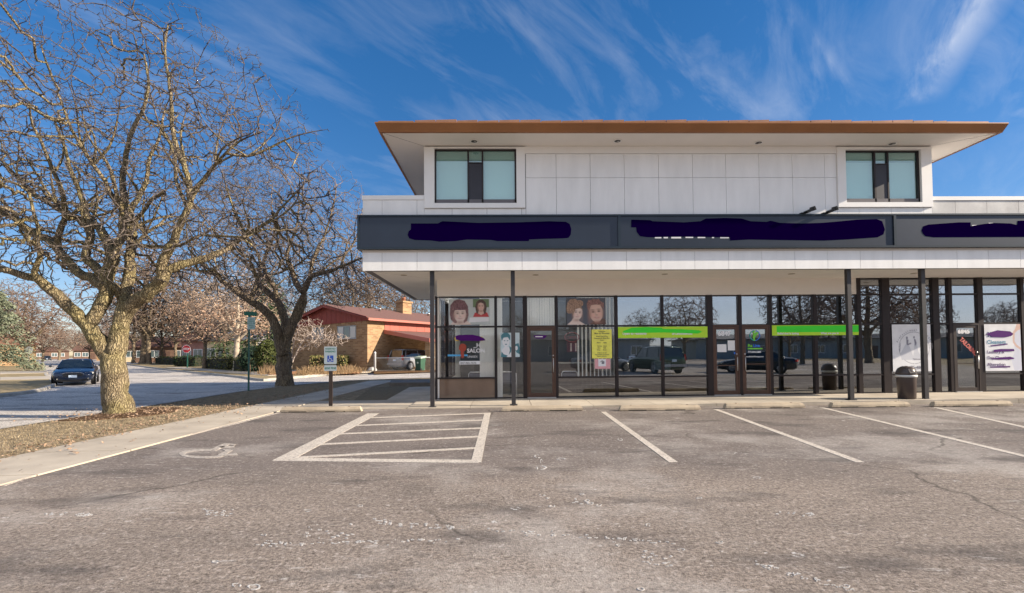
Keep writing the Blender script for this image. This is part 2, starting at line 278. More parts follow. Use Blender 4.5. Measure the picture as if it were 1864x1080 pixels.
def dup(root,loc,rz=None,label=None,group=None,scale=None):
    r=root.copy(); COL.objects.link(r); r.location=loc
    if rz is not None: r.rotation_euler=(0,0,rz)
    if scale: r.scale=(scale,)*3 if isinstance(scale,(int,float)) else scale
    if label: r['label']=label
    if group: r['group']=group
    for ch in list(root.children):
        c=ch.copy(); COL.objects.link(c); c.parent=r
        for g in ch.children:
            d=g.copy(); COL.objects.link(d); d.parent=c
    return r
def pin(o,root):   # parts built in world coordinates under an Empty placed elsewhere
    o.parent=root; o.matrix_parent_inverse=Matrix.Translation(root.location).inverted(); return o
def text(name,s,m,size,origin,xdir=(1,0,0),ydir=(0,0,1),parent=None,align='LEFT',bold=0.0,xs=1.0,depth=.001):
    cu=D2.curves.new(name,'FONT'); cu.body=s; cu.size=size; cu.align_x=align; cu.extrude=depth; cu.offset=bold; cu.resolution_u=3
    to=D2.objects.new(name,cu); COL.objects.link(to); bpy.context.view_layer.update()
    me=D2.meshes.new_from_object(to.evaluated_get(bpy.context.evaluated_depsgraph_get())); D2.objects.remove(to); D2.curves.remove(cu)
    x=Vector(xdir).normalized(); y=Vector(ydir).normalized(); z=x.cross(y); mt=Matrix((x*xs,y,z)).transposed().to_4x4(); mt.translation=Vector(origin); me.transform(mt)
    me.materials.clear(); me.materials.append(m); me.name=name
    o=D2.objects.new(name,me); COL.objects.link(o)
    if parent is not None: o.parent=parent
    return o
def ell(cx,cy,rx,ry,n=20,a0=0,a1=2*math.pi,rot=0):
    P=[]
    for k in range(n):
        a=a0+(a1-a0)*k/(n if abs(a1-a0)>6.2 else n-1); x,y=rx*math.cos(a),ry*math.sin(a)
        P.append((cx+x*math.cos(rot)-y*math.sin(rot),cy+x*math.sin(rot)+y*math.cos(rot)))
    return P
# ------------------------------------------------------------------ the ground
b=MB(); b.slab([(-900,-600),(900,-600),(900,1200),(-900,1200)],-.40,-.145); tag(b.build('terrain',LAWN2),kind='structure')
b=MB(); b.slab([(-230,-60),(60,-60),(60,120),(-100,250),(-230,250)],-.2,-.13); tag(b.build('road',ROADM),kind='structure')
ZR=-.13
def gp(px,py,z=0.): return onZ(px,py,z)
def curb_block(name,xy,grass,inset=.16):
    """a raised block: concrete kerb rim with lawn inside"""
    n=len(xy); a=sum(xy[i][0]*xy[(i+1)%n][1]-xy[(i+1)%n][0]*xy[i][1] for i in range(n))
    if a<0: xy=xy[::-1]
    ins=[]
    for i in range(n):
        p0,p1,p2=Vector(xy[i-1]),Vector(xy[i]),Vector(xy[(i+1)%n]); d1=(p1-p0).normalized(); d2=(p2-p1).normalized()
        n1_,n2_=Vector((-d1.y,d1.x)),Vector((-d2.y,d2.x)); m_=(n1_+n2_); m_/=max(.3,m_.dot(n1_)); q=p1+m_*inset; ins.append((q.x,q.y))
    k=MB(); v=[(x,y,-.3) for x,y in xy]+[(x,y,-.02) for x,y in xy]+[(x+(ix-x)*.15,y+(iy-y)*.15,0) for (x,y),(ix,iy) in zip(xy,ins)]+[(x,y,0) for x,y in ins]
    k.add(v,[(L_*n+i,L_*n+(i+1)%n,(L_+1)*n+(i+1)%n,(L_+1)*n+i) for L_ in range(3) for i in range(n)]); tag(k.build(name+'_curb',CONC2),kind='structure')
    g=MB(); g.slab(ins,-.3,-.012); tag(g.build(name,grass),kind='structure')
pk=[gp(0,782),gp(240,745),gp(440,713),gp(560,702),gp(640,694)]
blkA=[(-10.45,-60),(-10.45,13.0),(-10.6,19.6),(-10.0,23.0),(-8.6,26.5),(-5.0,28.5),(5,30),(59,34),(59,-60)]
curb_block('near_lawn',blkA,GRASS)
c1=gp(-60,727,0); blkB=[(-19.3,-60),(-19.3,14),gp(0,718),gp(59,711),gp(85,705),gp(102,699),gp(99,693),gp(86,682),gp(82,664),(-220,225),(-229,-60)]
curb_block('left_lawn',blkB,LAWN2)
blkC=[gp(232,663),gp(303,672),gp(440,685),gp(466,689),gp(480,690),gp(567,683),gp(672,676.5),(-8.0,41.5),(-1,46),(59,52),(59,119),(-60,119)]
curb_block('far_lawn',blkC,LAWN2)
# parking lot asphalt
lot=[(-5.86,-50),(-5.80,5.7),(-5.74,12.86),(40,12.86),(40,-50)]
b=MB(); b.slab(lot,-.1,0.0); tag(b.build('parking_lot',ASPH),kind='structure')
# side walk along the parkway, with control joints as geometry
def walk(name,quad,nseg,z1=.009,gap=.012,m=CONC):
    (a0,a1,b1,b0)=[Vector(p) for p in quad]; k=MB()
    for i in range(nseg):
        L_=(a1-a0).length; g=gap/L_; t0=i/nseg+g/2; t1=(i+1)/nseg-g/2
        dz=random.uniform(-.002,.003)
        k.slab([tuple(a0.lerp(a1,t0)),tuple(a0.lerp(a1,t1)),tuple(b0.lerp(b1,t1)),tuple(b0.lerp(b1,t0))],-.1,z1+dz)
    return tag(k.build(name,m),kind='structure')
walk('sidewalk',[(-7.45,-12),(-7.1,25.6),(-5.79,25.9),(-5.88,-12)],25,gap=.02)
walk('cross_sidewalk',[(-5.76,12.90),(-2.6,12.92),(-2.6,15.3),(-5.76,15.2)],3)
walk('entrance_path',[gp(704,729),gp(745,706),gp(800,704),gp(800,729)],1,.02)
walk('rear_sidewalk',[(-7.2,25.95),(30,29.5),(30,27.5),(-5.0,23.9)],10)
# front walkway, rising gently to the right
k=MB(); xs=[-2.58,-.9,.75,2.4,4.05,5.7,7.35,9.0,10.65,12.3,13.95,15.6,18]
zf=lambda X:max(.016,.012+.0078*(X+1.5)); zb=lambda X:.072+.0044*(X+2)
for a,c in zip(xs[:-1],xs[1:]):
    a+=.006; c-=.006
    v=[(a,12.90,-.1),(c,12.90,-.1),(c,15.2,-.1),(a,15.2,-.1),(a,12.90,zf(a)),(c,12.90,zf(c)),(c,15.2,zb(c)),(a,15.2,zb(a))]
    k.add(v,[(3,2,1,0),(4,5,6,7),(0,1,5,4),(1,2,6,5),(2,3,7,6),(3,0,4,7)])
tag(k.build('walkway',CONC),kind='structure')
# rear planter edge left of the building
k=MB(); q=[gp(709,703),gp(712,697),gp(800,696),gp(800,702)]; k.slab(q,-.02,.14); tag(k.build('planter_kerb',mat('planter_stone',(.22,.19,.16),.9,vary=.3)),kind='structure')
# far walks on the other blocks
for qd,z in (([(0,676),(84,675),(88,679),(0,681)],.01),([(0,687),(90,685),(93,690),(0,692)],.01)):
    k=MB(); k.slab([gp(*p) for p in qd],-.05,z); tag(k.build('left_sidewalk',CONC),kind='structure')
k=MB(); k.slab([gp(300,669.5),gp(440,680.5),gp(488,684),gp(575,679),gp(660,673.5),gp(560,673.5),gp(420,675.5),gp(330,668)],-.05,.01); tag(k.build('far_sidewalk',CONC),kind='structure')
k=MB(); k.slab([gp(560,682.5),gp(672,675.5),gp(700,671),(-5,47),(-3,43),(-8.5,40.5),gp(640,679)],-.05,.012); tag(k.build('driveway',CONC),kind='structure')
# mulch ring at the tree
TX,TY=-9.95,12.75
ring=[(TX+r*math.cos(a),TY-.1+r*1.0*math.sin(a)) for a,r in [(2*math.pi*i/26,random.uniform(1.2,1.5)) for i in range(26)]]; ring=[(min(max(x,-10.25),-7.6),y) for x,y in ring]
k=MB(); k.slab(ring,-.05,.004); tag(k.build('mulch_bed',MULCH),kind='structure')
# painted markings
def stripe(k,p,q,wd,z=.0045):
    p,q=Vector(p),Vector(q); d=(q-p).normalized(); n_=Vector((-d.y,d.x))*wd/2
    k.slab([tuple(p-n_),tuple(p+n_),tuple(q+n_),tuple(q-n_)],-.01,z)
k=MB()
for (a,c),wd in (((gp(1098,750),gp(1226,842)),.12),((gp(1303,745.5),gp(1566,842)),.12),((gp(1495,742),gp(1870,832)),.12),((gp(1702,742),gp(2100,830)),.12),((gp(1905,738),gp(2500,830)),.12)):
    stripe(k,a,c,wd)
tag(k.build('stall_lines',PAINT),kind='structure')
k=MB()
k.slab([gp(669,753),gp(690,753),gp(535,836),gp(495,839)],-.01,.0045); k.slab([gp(882,752),gp(893,752),gp(876,843),gp(858,838)],-.01,.0047)
k.slab([gp(495,839.5),gp(512,834),gp(870,838),gp(872,843.5)],-.01,.0052)
for (xa,ya,xb,yb) in ((672,761,887,752.5),(648,775,882,765),(612,790.5,878,779.5),(570,810,872,795),(532,834,866,816)):
    stripe(k,gp(xa,ya),gp(xb,yb),.115,.0062)
tag(k.build('hatched_lines',PAINT),kind='structure')
k=MB(); pts=[gp(0,886),gp(60,865),gp(150,838.5),gp(290,804),gp(400,778),gp(511,750)]
for a,c,wd in zip(pts[:-1],pts[1:],(.02,.02,.03,.05,.10)): stripe(k,(a[0]+.03,a[1]),(c[0]+.03,c[1]),wd)
tag(k.build('edge_line',FADED),kind='structure')
# accessible parking symbol painted on the asphalt (outlines on the ground)
k=MB(); ZS=.0045
def ringarc(cx,cy,rx,ry,t,a0,a1,n=22):
    for i in range(n):
        A=a0+(a1-a0)*i/n; B=a0+(a1-a0)*(i+1)/n
        P=[gp(cx+rx*math.cos(A),cy+ry*math.sin(A)),gp(cx+rx*math.cos(B),cy+ry*math.sin(B)),gp(cx+(rx-t)*math.cos(B),cy+(ry-t*.33)*math.sin(B)),gp(cx+(rx-t)*math.cos(A),cy+(ry-t*.33)*math.sin(A))]
        k.slab(P,-.01,ZS)
ringarc(371,826.5,45,8.5,11,math.radians(35),math.radians(292))
for P in ([(380,821),(392,821),(418,810),(426,811.5),(430,809),(410,807.5),(401,810)],[(398,813.5),(404,816),(426,815.5),(427,812.5)],[(404,818.5),(424,820),(411,827.5),(431,825.5),(433,829),(398,830.5),(397,828),(410,821.5)]):
    k.slab([gp(*p) for p in P],-.01,ZS+.0012)
tag(k.build('wheelchair_marking',FADED),kind='structure')
# chalky salt rings on the asphalt
SALT=mat('dried_salt',(.52,.50,.48),.95,vary=.15,vscale=9)
k=MB()
def blob(cx,cy,rx,ry,n=9,hole=.72,z=.0035):
    ph=random.random()*6; R=[random.uniform(.75,1.2) for _ in range(n)]
    for i in range(n):
        if random.random()<.22: continue
        j=(i+1)%n; A=2*math.pi*i/n+ph; B=2*math.pi*(i+1)/n+ph
        P=[(cx+rx*R[i]*math.cos(A),cy+ry*R[i]*math.sin(A)),(cx+rx*R[j]*math.cos(B),cy+ry*R[j]*math.sin(B)),(cx+rx*R[j]*hole*math.cos(B),cy+ry*R[j]*hole*math.sin(B)),(cx+rx*R[i]*hole*math.cos(A),cy+ry*R[i]*hole*math.sin(A))]
        k.slab([gp(*p) for p in P],-.01,z)
for cx,cy,rx,ry in ((979,831,6,3),(985,852,10,3.5),(986,841,2.5,5),(1020,836,9,2.4),(1129,800.5,5,2),(1068,912,5,2),(1075,917,6,2),(1090,920,5,2),(1005,922,7,2),(1059,900,5,1.6),(1180,956,5,2.5),(1310,988,7,2),(1396,1032,9,3),(1440,1047,7,3),(1240,1001,9,2.2),(1126,993,5,2),(1166,1073,7,3),(392,1023,8,3),(462,1069,12,5),(430,1066,9,3.5),(560,930,7,2),(656,921,5,2),(480,974,5,2),(1272,907,6,1.6),(1378,870,7,1.6),(1540,1068,8,3)):
    blob(cx,cy,rx,ry,10)
for x0,y0,x1,y1,cnt,sp_ in ((680,950,1230,988,95,3),(455,992,850,982,60,3),(1360,1020,1560,1078,45,3),(80,936,170,937,22,2),(1400,935,1480,936,16,2),(980,905,1075,915,10,3),(370,934,430,934,18,5),(560,965,640,975,20,8),(1170,1014,1220,1022,22,8)):
    for i in range(cnt):
        t=random.random(); cx=x0+(x1-x0)*t+random.gauss(0,3); cy=y0+(y1-y0)*t+random.gauss(0,sp_*.8); blob(cx,cy,random.uniform(1.5,4.5),random.uniform(.6,1.5),6,.3,random.uniform(.003,.004))
tag(k.build('salt_stains',SALT),kind='structure')
# ------------------------------------------------------------------ commercial building
YW=14.8; YF=12.95; YS=12.83
B=thing('commercial_building','long white panelled commercial building with brown roof and slate sign band','building',(0,0,0))
def X_(px,py=620,Y=YW): return onY(px,py,Y)[0]
# shell: side and rear walls, interiors
k=MB(); k.use(WHITE)
k.box(-1.95,-1.80,18.3,20.4,0,3.69); k.box(-1.95,-1.80,14.95,18.3,0,.62); k.box(-1.95,-1.80,14.95,18.3,3.1,3.69)
k.box(-1.95,18,20.25,20.4,0,3.69); k.box(17.9,18,14.95,20.25,0,3.69)
k.build('outer_wall',WHITE,B)
k=MB(); k.box(-1.88,-1.86,14.95,18.3,.62,3.1); o=k.build('side_window',G_SALON,B); f=MB()
for y in (15.0,16.1,17.2,18.27): f.box(-1.93,-1.82,y-.03,y+.03,.62,3.1)
f.box(-1.93,-1.82,14.95,18.3,.62,.68); f.box(-1.93,-1.82,14.95,18.3,2.22,2.28); f.build('frame',DKFR,o)
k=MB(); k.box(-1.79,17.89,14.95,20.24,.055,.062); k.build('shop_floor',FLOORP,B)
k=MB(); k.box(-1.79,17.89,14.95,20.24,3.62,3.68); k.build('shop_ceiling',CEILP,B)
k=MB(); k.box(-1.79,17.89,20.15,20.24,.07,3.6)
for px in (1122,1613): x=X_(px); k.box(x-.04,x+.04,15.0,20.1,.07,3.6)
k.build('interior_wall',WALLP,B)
# bulkhead above the glass (left three shops)
xr=X_(1566); k=MB(); k.box(-2.02,xr,YW-.02,YW+.14,3.20,3.705); k.box(-2.02,-1.96,YW-.02,YW+.9,0.05,3.2); k.build('bulkhead',CREAM,B)
# lower soffit (canopy ceiling)
k=MB(); k.box(-3.74,18,YF+.02,20.4,3.705,3.78); k.build('canopy_soffit',SOFF,B)
k=MB()
for (a,bq) in (((-3.7,13.0),(-2.0,14.75)),): k.obox(((a[0]+bq[0])/2,(a[1]+bq[1])/2,3.7045),Vector((bq[0]-a[0],bq[1]-a[1],0))/2,Vector((.004,-.004,0)),Vector((0,0,.001)))
k.build('soffit_joint',mat('soffit_seam',(.45,.42,.38),.9),B)  # slightly darker seam across the soffit corner
# fascia and parapet backing plus cladding panels
xs=-3.76; XR=18
k=MB(); k.box(xs+.02,XR,YF+.02,YF+.2,3.70,5.62); k.box(xs+.02,xs+.2,YF+.2,20.4,3.70,5.62); k.box(xs+.2,XR,20.2,20.4,3.70,5.62); k.box(xs+.2,XR,YF+.2,20.2,5.0,5.2); k.build('parapet_core',JOINT,B)
seams=[671-200/3.1067*0]; px_s=[640+172/3.1067,640+370/3.1067,640+569/3.1067,640+767/3.1067,640+964/3.1067,640+1162/3.1067,640+1358/3.1067,640+1555/3.1067,640+1749/3.1067]+[1240+z/2.987 for z in (74,258,438,618,797,974,1150,1327,1500,1672,1845)]
sx=[xs]+[onY(p,470,YF)[0] for p in px_s]
while sx[-1]<XR-1: sx.append(sx[-1]+.92)
g=.009
k=MB()
for a,c in zip(sx[:-1],sx[1:]): k.box(a+g/2,c-g/2,YF,YF+.03,3.69,4.245)
k.box(xs,xs+.03,YF+.031,20.4,3.69,4.245); k.build('fascia_panel',WHITE,B)
XUL,XUR=onY(772,330,YF)[0],onY(1695,330,YF)[0]
k=MB(); ztp=5.60
for a,c in zip(sx[:-1],sx[1:]):
    if a<XUL-.01: k.box(a+g/2,min(c-g/2,XUL-.002),YF,YF+.03,5.10,ztp)
k.box(xs,xs+.03,YF+.031,20.4,4.25,ztp); k.build('parapet_panel',WHITE,B)
k=MB()
for a,c in zip(sx[:-1],sx[1:]):
    if c>XUR+.1: k.box(max(a+g/2,XUR+.002),c-g/2,YF,YF+.03,5.10,5.55)
k.build('weathered_parapet_panel',WHITE_OLD,B)
k=MB(); k.box(xs-.02,XUL-.002,YF-.02,YF+.25,5.605,5.72); k.box(xs-.02,xs+.25,YF+.25,20.45,5.605,5.72); k.build('parapet_cap',TRIM,B); k=MB(); k.box(XUR+.002,XR,YF-.02,YF+.25,5.56,5.665); k.build('parapet_cap',TRIM,B)
k=MB(); k.box(xs-.01,XR,YF-.012,YF-.001,4.18,4.235); k.build('drip_trim',mat('beige_trim',(.62,.56,.50),.6),B)
# upper storey
k=MB(); k.box(XUL+.03,XUR-.03,YF+.05,YF+.25,5.2,5.49); xo=[onY(p,320,YF)[0] for p in (791,940,1538,1675)]; k.box(XUL+.03,xo[0],YF+.05,YF+.25,5.49,7.06); k.box(xo[1],xo[2],YF+.05,YF+.25,5.49,7.06); k.box(xo[3],XUR-.03,YF+.05,YF+.25,5.49,7.06); k.box(XUL+.03,XUL+.2,YF+.25,24.4,5.2,7.06); k.box(XUR-.2,XUR-.03,YF+.25,24.4,5.2,7.06); k.box(XUL+.2,XUR-.2,24.2,24.4,5.2,7.06)
k.build('upper_wall_core',JOINT,B)
def Zp(px,py,Y=YF): return onY(px,py,Y)[1]
z_t,z_m,z_b=6.86,6.20,5.16
gx=[957,1012.5,1074.5,1137]+[1240+z/2.987 for z in (62,243,421,602,781,846)]
gx=[957,1012.5,1074.5,1136.5,1199,1261,1321.5,1382,1442.5,1501.5,1523]
GX=[onY(p,330,YF)[0] for p in gx]
k=MB()
for a,c in zip(GX[:-1],GX[1:]): k.box(a+g/2,c-g/2,YF,YF+.04,5.10,z_m-g/2); k.box(a+g/2,c-g/2,YF,YF+.04,z_m+g/2,z_t-g/2)
for a,c in ((XUL,GX[0]),(GX[-1],XUR)):
    ss=[a]+[s_ for s_ in sx if a+.1<s_<c-.1]+[c]
    for p_,q_ in zip(ss[:-1],ss[1:]): k.box(p_+g/2,q_-g/2,YF,YF+.04,5.10,5.36)
k.build('wall_panel',WHITE,B)
k=MB(); xw=[onY(p,320,YF)[0] for p in (773,956,1523,1694)]; k.box(xw[1]+.002,xw[2]-.002,YF-.008,YF+.045,z_t+g/2,7.065); k.box(XUL,xw[0]-.002,YF-.008,YF+.045,5.36,7.065); k.box(xw[3]+.002,XUR,YF-.008,YF+.045,5.36,7.065) if XUR>xw[3]+.01 else None; k.box(XUL,XUL+.03,YF+.046,24.4,5.2,7.06); k.box(XUR-.03,XUR,YF+.046,24.4,5.2,7.06); k.build('frieze_board',TRIM,B)
def upper_window(pxs,side):
    xa,xb,xc,xd=[onY(p,320,YF)[0] for p in pxs]; zt,zb_=6.995 if side<0 else 6.955,5.50
    # surround
    k=MB(); Y0,Y1=YF-.05,YF+.04
    k.box(xa,xb,Y0,Y1,5.37,z_t+.0); k.box(xc,xd,Y0,Y1,5.37,z_t); k.box(xb,xc,Y0,Y1,5.37,zb_); k.box(xa,xd,Y0,Y1,z_t+.001,7.03) if False else k.box(xb,xc,Y0+.002,Y1,zt-.0,7.03)
    k.box(xa,xb,Y0,Y1,z_t,7.03); k.box(xc,xd,Y0,Y1,z_t,7.03)
    s=k.build('window_surround',TRIM,B)
    w_=xc-xb; m1=xb+w_*.41; m2=xb+w_*.585; t=.028
    f=MB(); YA,YB=YF+.02,YF+.10
    f.box(xb,xb+t+.01,YA,YB,zb_,zt); f.box(xc-t-.02,xc,YA,YB,zb_,zt); f.box(xb+t,xc-t,YA,YB,zb_,zb_+.025); f.box(xb+t,xc-t,YA,YB,zt-.04,zt)
    for m_ in (m1,m2): f.box(m_-.022,m_+.022,YA,YB,zb_+.025,zt-.04)
    zs=zt-.36; f.box(m1+.022,m2-.022,YA,YB,zs-.03,zs)
    fo=f.build('window',DKFR,B)
    p=MB(); p.box(xb+t,xc-t,YF+.06,YF+.066,zb_+.02,zt-.03); p.build('pane',G_UP,fo)
    v=MB(); v.box(m1+.023,m2-.023,YF+.035,YF+.055,zb_+.03,zs-.035); v.build('vent_panel',mat('dark_vent_panel',(.035,.035,.048),.5,vary=.2),fo)
    h=MB(); h.box(xb+t,xc-t,YF+.105,YF+.112,zb_+.01,zt-.22); h.build('lower_shade',SHADE,fo)
    h=MB(); h.box(xb+t,xc-t,YF+.085,YF+.092,zt-.30,zt-.01); h.build('upper_shade',mat('grey_shade_valance',(.42,.52,.48),.9),fo)
upper_window((773,791,940,956),-1); upper_window((1523,1538,1675,1694),1)
# main roof with brown metal fascia
RX0,RX1,RY0,RY1=-3.19,13.0,12.0,25.0
def ringprism(k,o1,z1,o2,z2):
    k.add([(o1[0],o1[2],z1),(o1[1],o1[2],z1),(o1[1],o1[3],z1),(o1[0],o1[3],z1),(o2[0],o2[2],z2),(o2[1],o2[2],z2),(o2[1],o2[3],z2),(o2[0],o2[3],z2)],[(0,1,5,4),(1,2,6,5),(2,3,7,6),(3,0,4,7)])
O=(RX0,RX1,RY0,RY1); I=lambda d:(RX0+d,RX1-d,RY0+d,RY1-d)
k=MB(); ringprism(k,I(.15),7.055,I(.085),7.055); ringprism(k,I(.085),7.055,I(.075),7.085); ringprism(k,I(.075),7.085,I(0),7.25); ringprism(k,I(0),7.25,I(.004),7.275); ringprism(k,I(.004),7.275,I(.10),7.275)
k.build('roof_fascia',BROWN,B)
k=MB(); k.box(RX0+.12,RX1-.12,RY0+.12,RY1-.12,7.068,7.10); k.build('upper_soffit',SOFF,B)
k=MB(); zc=7.0665
for a,c in (((RX0+.13,RY0+.13),(XUL,YF)),((RX1-.13,RY0+.13),(XUR,YF)),((XUR,YF+1.0),(RX1-.13,YF+1.0))):
    a=Vector((*a,0)); c=Vector((*c,0)); d=(c-a)/2; n_=Vector((-d.y,d.x,0)).normalized()*.005; k=MB(); k.obox(((a.x+c.x)/2,(a.y+c.y)/2,zc),d,n_,Vector((0,0,.001))); k.build('soffit_joint',JOINT,B)
k=MB(); ym=(RY0+RY1)/2
v=[(RX0+.06,RY0+.06,7.27),(RX1-.06,RY0+.06,7.27),(RX1-.06,RY1-.06,7.27),(RX0+.06,RY1-.06,7.27),(RX0+5.5,ym,8.1),(RX1-5.5,ym,8.1)]
k.add(v,[(0,1,5,4),(1,2,5),(2,3,4,5),(3,0,4)])
seg=.53; x=onY(755,218,RY0)[0]; xe=onY(1726,222,RY0)[0]; i=0
while x<xe-.1:
    x2=min(x+seg,xe); h=.055+.012*math.sin(i*1.7)-.015
    k.add([(x,RY0+.02,7.285),(x2-.02,RY0+.02,7.285),(x2-.02,RY0+.02,7.30+h),(x,RY0+.02,7.285+h),(x,RY0+.5,7.33),(x2-.02,RY0+.5,7.33),(x2-.02,RY0+.5,7.37+h),(x,RY0+.5,7.35+h)],[(0,1,2,3),(3,2,6,7),(0,3,7,4),(1,5,6,2)]); x=x2; i+=1
for a,c in ((RX0+.08,onY(752,218,RY0)[0]),(xe,RX1-.5)): k.box(a,c,RY0+.03,RY0+.4,7.28,7.315)
k.build('roof',BROWN_TOP,B)
k=MB(); k.box(12.45,13.1,15.6,15.8,6.72,6.86); k.box(12.95,13.1,15.0,15.8,6.86,6.98); k.box(12.45,12.6,15.8,24,6.72,6.86); k.build('rear_gutter',mat('tan_gutter',(.55,.33,.20),.5,vary=.1),B)
for px,py in ((863,257),(1124,256.5),(1381,259.5),(1624,261.5)):
    d=ray(px,py); t=(7.067-HC)/d.z; x,y=d.x*t,d.y*t
    k=MB(); k.use(TRIM).lathe((x,y,7.052),[(.105,.014),(.115,.0),(.085,.0),(.08,.014)],20); k.use(BLACK).lathe((x,y,7.055),[(.08,0),(.08,.011)],16); k.use(ALU).lathe((x+.02,y,7.047),[(.018,.01),(.03,.004),(.0,.0)],10); k.build('downlight',None,B)
for px,py in ((735,501),(975,500.5),(1210,499),(1441,498.5),(1664,497.5)):
    d=ray(px,py); t=(3.705-HC)/d.z; x,y=d.x*t,d.y*t
    k=MB(); k.use(mat('tan_light_trim',(.50,.44,.36),.6)).lathe((x,y,3.692),[(.085,.013),(.09,.0),(.065,.0),(.06,.01)],18); k.use(mat('light_lens',(.30,.28,.24),.4)).lathe((x,y,3.696),[(.06,0),(.06,.008)],14); k.build('canopy_light',None,B)
# sign band
k=MB(); XSL=onY(650,420,YS)[0]; zs0,zs1=4.245,5.165
k.box(XSL,XR,YS,YF-.003,zs0,zs0+.055); k.box(XSL,XR,YS,YF-.003,zs1-.045,zs1); k.box(XSL,XSL+.05,YS,YF-.003,zs0+.055,zs1-.045); k.box(XSL,xs-.003,YF-.002,20.3,zs0,zs1)
dv=[onY(1127.5,420,YS)[0],onY(1630,420,YS)[0]]
for d_ in dv: k.box(d_-.035,d_+.035,YS+.002,YF-.003,zs0+.055,zs1-.045)
sb=k.build('sign_band',SIGNF,B)
k=MB(); k.box(XSL+.05,XR,YS+.035,YF-.004,zs0+.055,zs1-.045); k.build('sign_face',SIGNFACE,sb)
k=MB(); YP=YS+.03
P1=[(748,407),(797,407),(805,403),(830,404),(870,406),(940,405),(1000,403),(1030,404),(1037,408),(1040,417),(1039,427),(1035,433),(1025,434),(985,435),(963,436),(963,439),(905,439),(895,437),(850,436),(830,439),(800,440),(785,438),(755,437),(745,434),(742,428),(744,421),(748,418)]
P2=[(1149,400),(1183,401),(1188,403),(1245,405),(1275,403),(1285,398),(1320,397),(1350,398),(1366,403),(1395,404),(1403,402),(1420,406),(1460,407),(1495,406),(1530,403),(1560,400),(1596,399),(1606,403),(1611,418),(1608,427),(1598,432),(1540,436),(1500,438),(1420,437),(1365,436),(1329,438),(1329,432),(1240,431),(1180,432),(1165,430),(1159,422),(1158,414),(1149,414)]
P3=[(1678,420),(1681,412),(1690,409),(1745,405),(1767,405),(1767,412),(1790,408),(1810,406),(1840,407),(1852,410),(1853,402),(1990,400),(1990,431),(1700,432),(1685,430),(1680,425)]
for P in (P1,P2,P3): k.plate([onY(x,y,YP) for x,y in P],YP,YP+.006)
k.build('redaction_patch',INDIGO,sb)  # redaction scribbles built as flat patches; the sign has no such paint
for a,c,y in ((1192,1204,432.3),(1208,1216,432.3),(1222,1240,432.5),(1248,1262,431.8),(1270,1284,432),(1296,1300,432),(1311,1327,432.2),(1770,1788,411),(1800,1808,407)): k=MB(); k.plate([onY(a,y-1.2,YP),onY(c,y-1.2,YP),onY(c,y+1.6,YP),onY(a,y+1.6,YP)],YP+.004,YP+.009); k.build('letter_remains',PAPER,sb)
# little black flood lamps above the sign
for px in (1470,1510):
    x,z=onY(px,387,YS); k=MB(); k.use(BLACK); k.box(x-.20,x-.10,YS-.05,YS+.06,5.166,5.19); k.tube([(x-.15,YS,5.18),(x-.06,YS-.03,5.21)],.014,8)
    c=Vector((x+.02,YS-.05,5.235)); ax=Vector((1,-.1,.45)).normalized(); n_=Vector((0,1,.1)); k.obox(c,ax*.11,n_*.07,ax.cross(n_).normalized()*.035); k.obox(c+ax*.1+Vector((0,0,.01)),ax*.025,n_*.085,ax.cross(n_).normalized()*.055); k.build('floodlight',None,B)
# canopy posts
for pt,pb in (((785.5,494),(788.5,741)),((933,494),(935.5,737)),((1543,490),(1549.5,728)),((1678,490),(1684.5,727))):
    x=(onY(pt[0],pt[1],13.15)[0]+onY(pb[0],pb[1],13.15)[0])/2; z0=onY(pb[0],pb[1],13.10)[1]-.02
    k=MB(); k.box(x-.055,x+.055,13.10,13.21,z0,3.704); k.box(x-.10,x+.10,13.06,13.25,z0,z0+.03); p=k.build('canopy_post',GREYCOL,B)
# storefront glazing
base=lambda x:.075+.0044*(x+2); ZS0,ZM,ZT,ZTT=.70,2.265,3.185,3.70
def bar(f,x0,x1,z0,z1,y0=YW-.03,y1=YW+.09): f.box(x0,x1,y0,y1,z0,z1)
mull=[794,902.5,956,1013,1122,1206,1292,1347,1402.5,1484,1564,1613,1704,1730.5,1785,1862,1945,2030]
MX=[X_(p) for p in mull]; HWD=[.03,.03,.055,.035,.035,.03,.085,.05,.045,.05,.06,.12,.10,.055,.085,.05,.05,.05]
SILLP=mat('brown_base_panel',(.24,.16,.115),.12,vary=.2,vscale=2,spec=.9); G_LOW=glass('base_glass',.22,(.18,.17,.16))
for i,(x,h) in enumerate(zip(MX,HWD)): m_=MB(); m_.box(x-h,x+h,YW-.04,YW+.10,.05,ZTT if i>=10 else 3.2); m_.build('mullion',DKFR,B)
doors={2:'salon',6:'a',7:'b',13:'c'}
WINS={}
for i in range(len(MX)-1):
    xa,xb=MX[i]+HWD[i],MX[i+1]-HWD[i+1]; t=.025
    rows=[]
    zb0=base(xa)
    if i in doors: rows=[(ZM,ZT,'t')]
    elif i in (1,12): rows=[(zb0,ZM,'d'),(ZM,ZT,'t')]
    else: rows=[(zb0,ZS0,'l'),(ZS0,ZM,'d'),(ZM,ZT,'t')]
    if i>=10: rows.append((ZT,ZTT-.02,'t'))
    for z0,z1,kd in rows:
        f=MB(); bar(f,xa,xb,z0+.001,z0+t); bar(f,xa,xb,z1-t,z1-.001); bar(f,xa,xa+.012,z0+t,z1-t); bar(f,xb-.012,xb,z0+t,z1-t)
        wo=f.build('window',DKFR,B); p=MB(); p.box(xa+.012,xb-.012,YW+.02,YW+.028,z0+t,z1-t)
        if kd=='l': gm=SILLP if i==0 else G_LOW
        elif i<4: gm=G_SALON
        else: gm=G_TOP if kd=='t' else G_DARK
        p.build('pane' if kd!='l' or i else 'base_panel',gm,wo); WINS[(i,kd,round(z0,2))]=wo
LETW=mat('white_vinyl',(.85,.85,.87),.5)
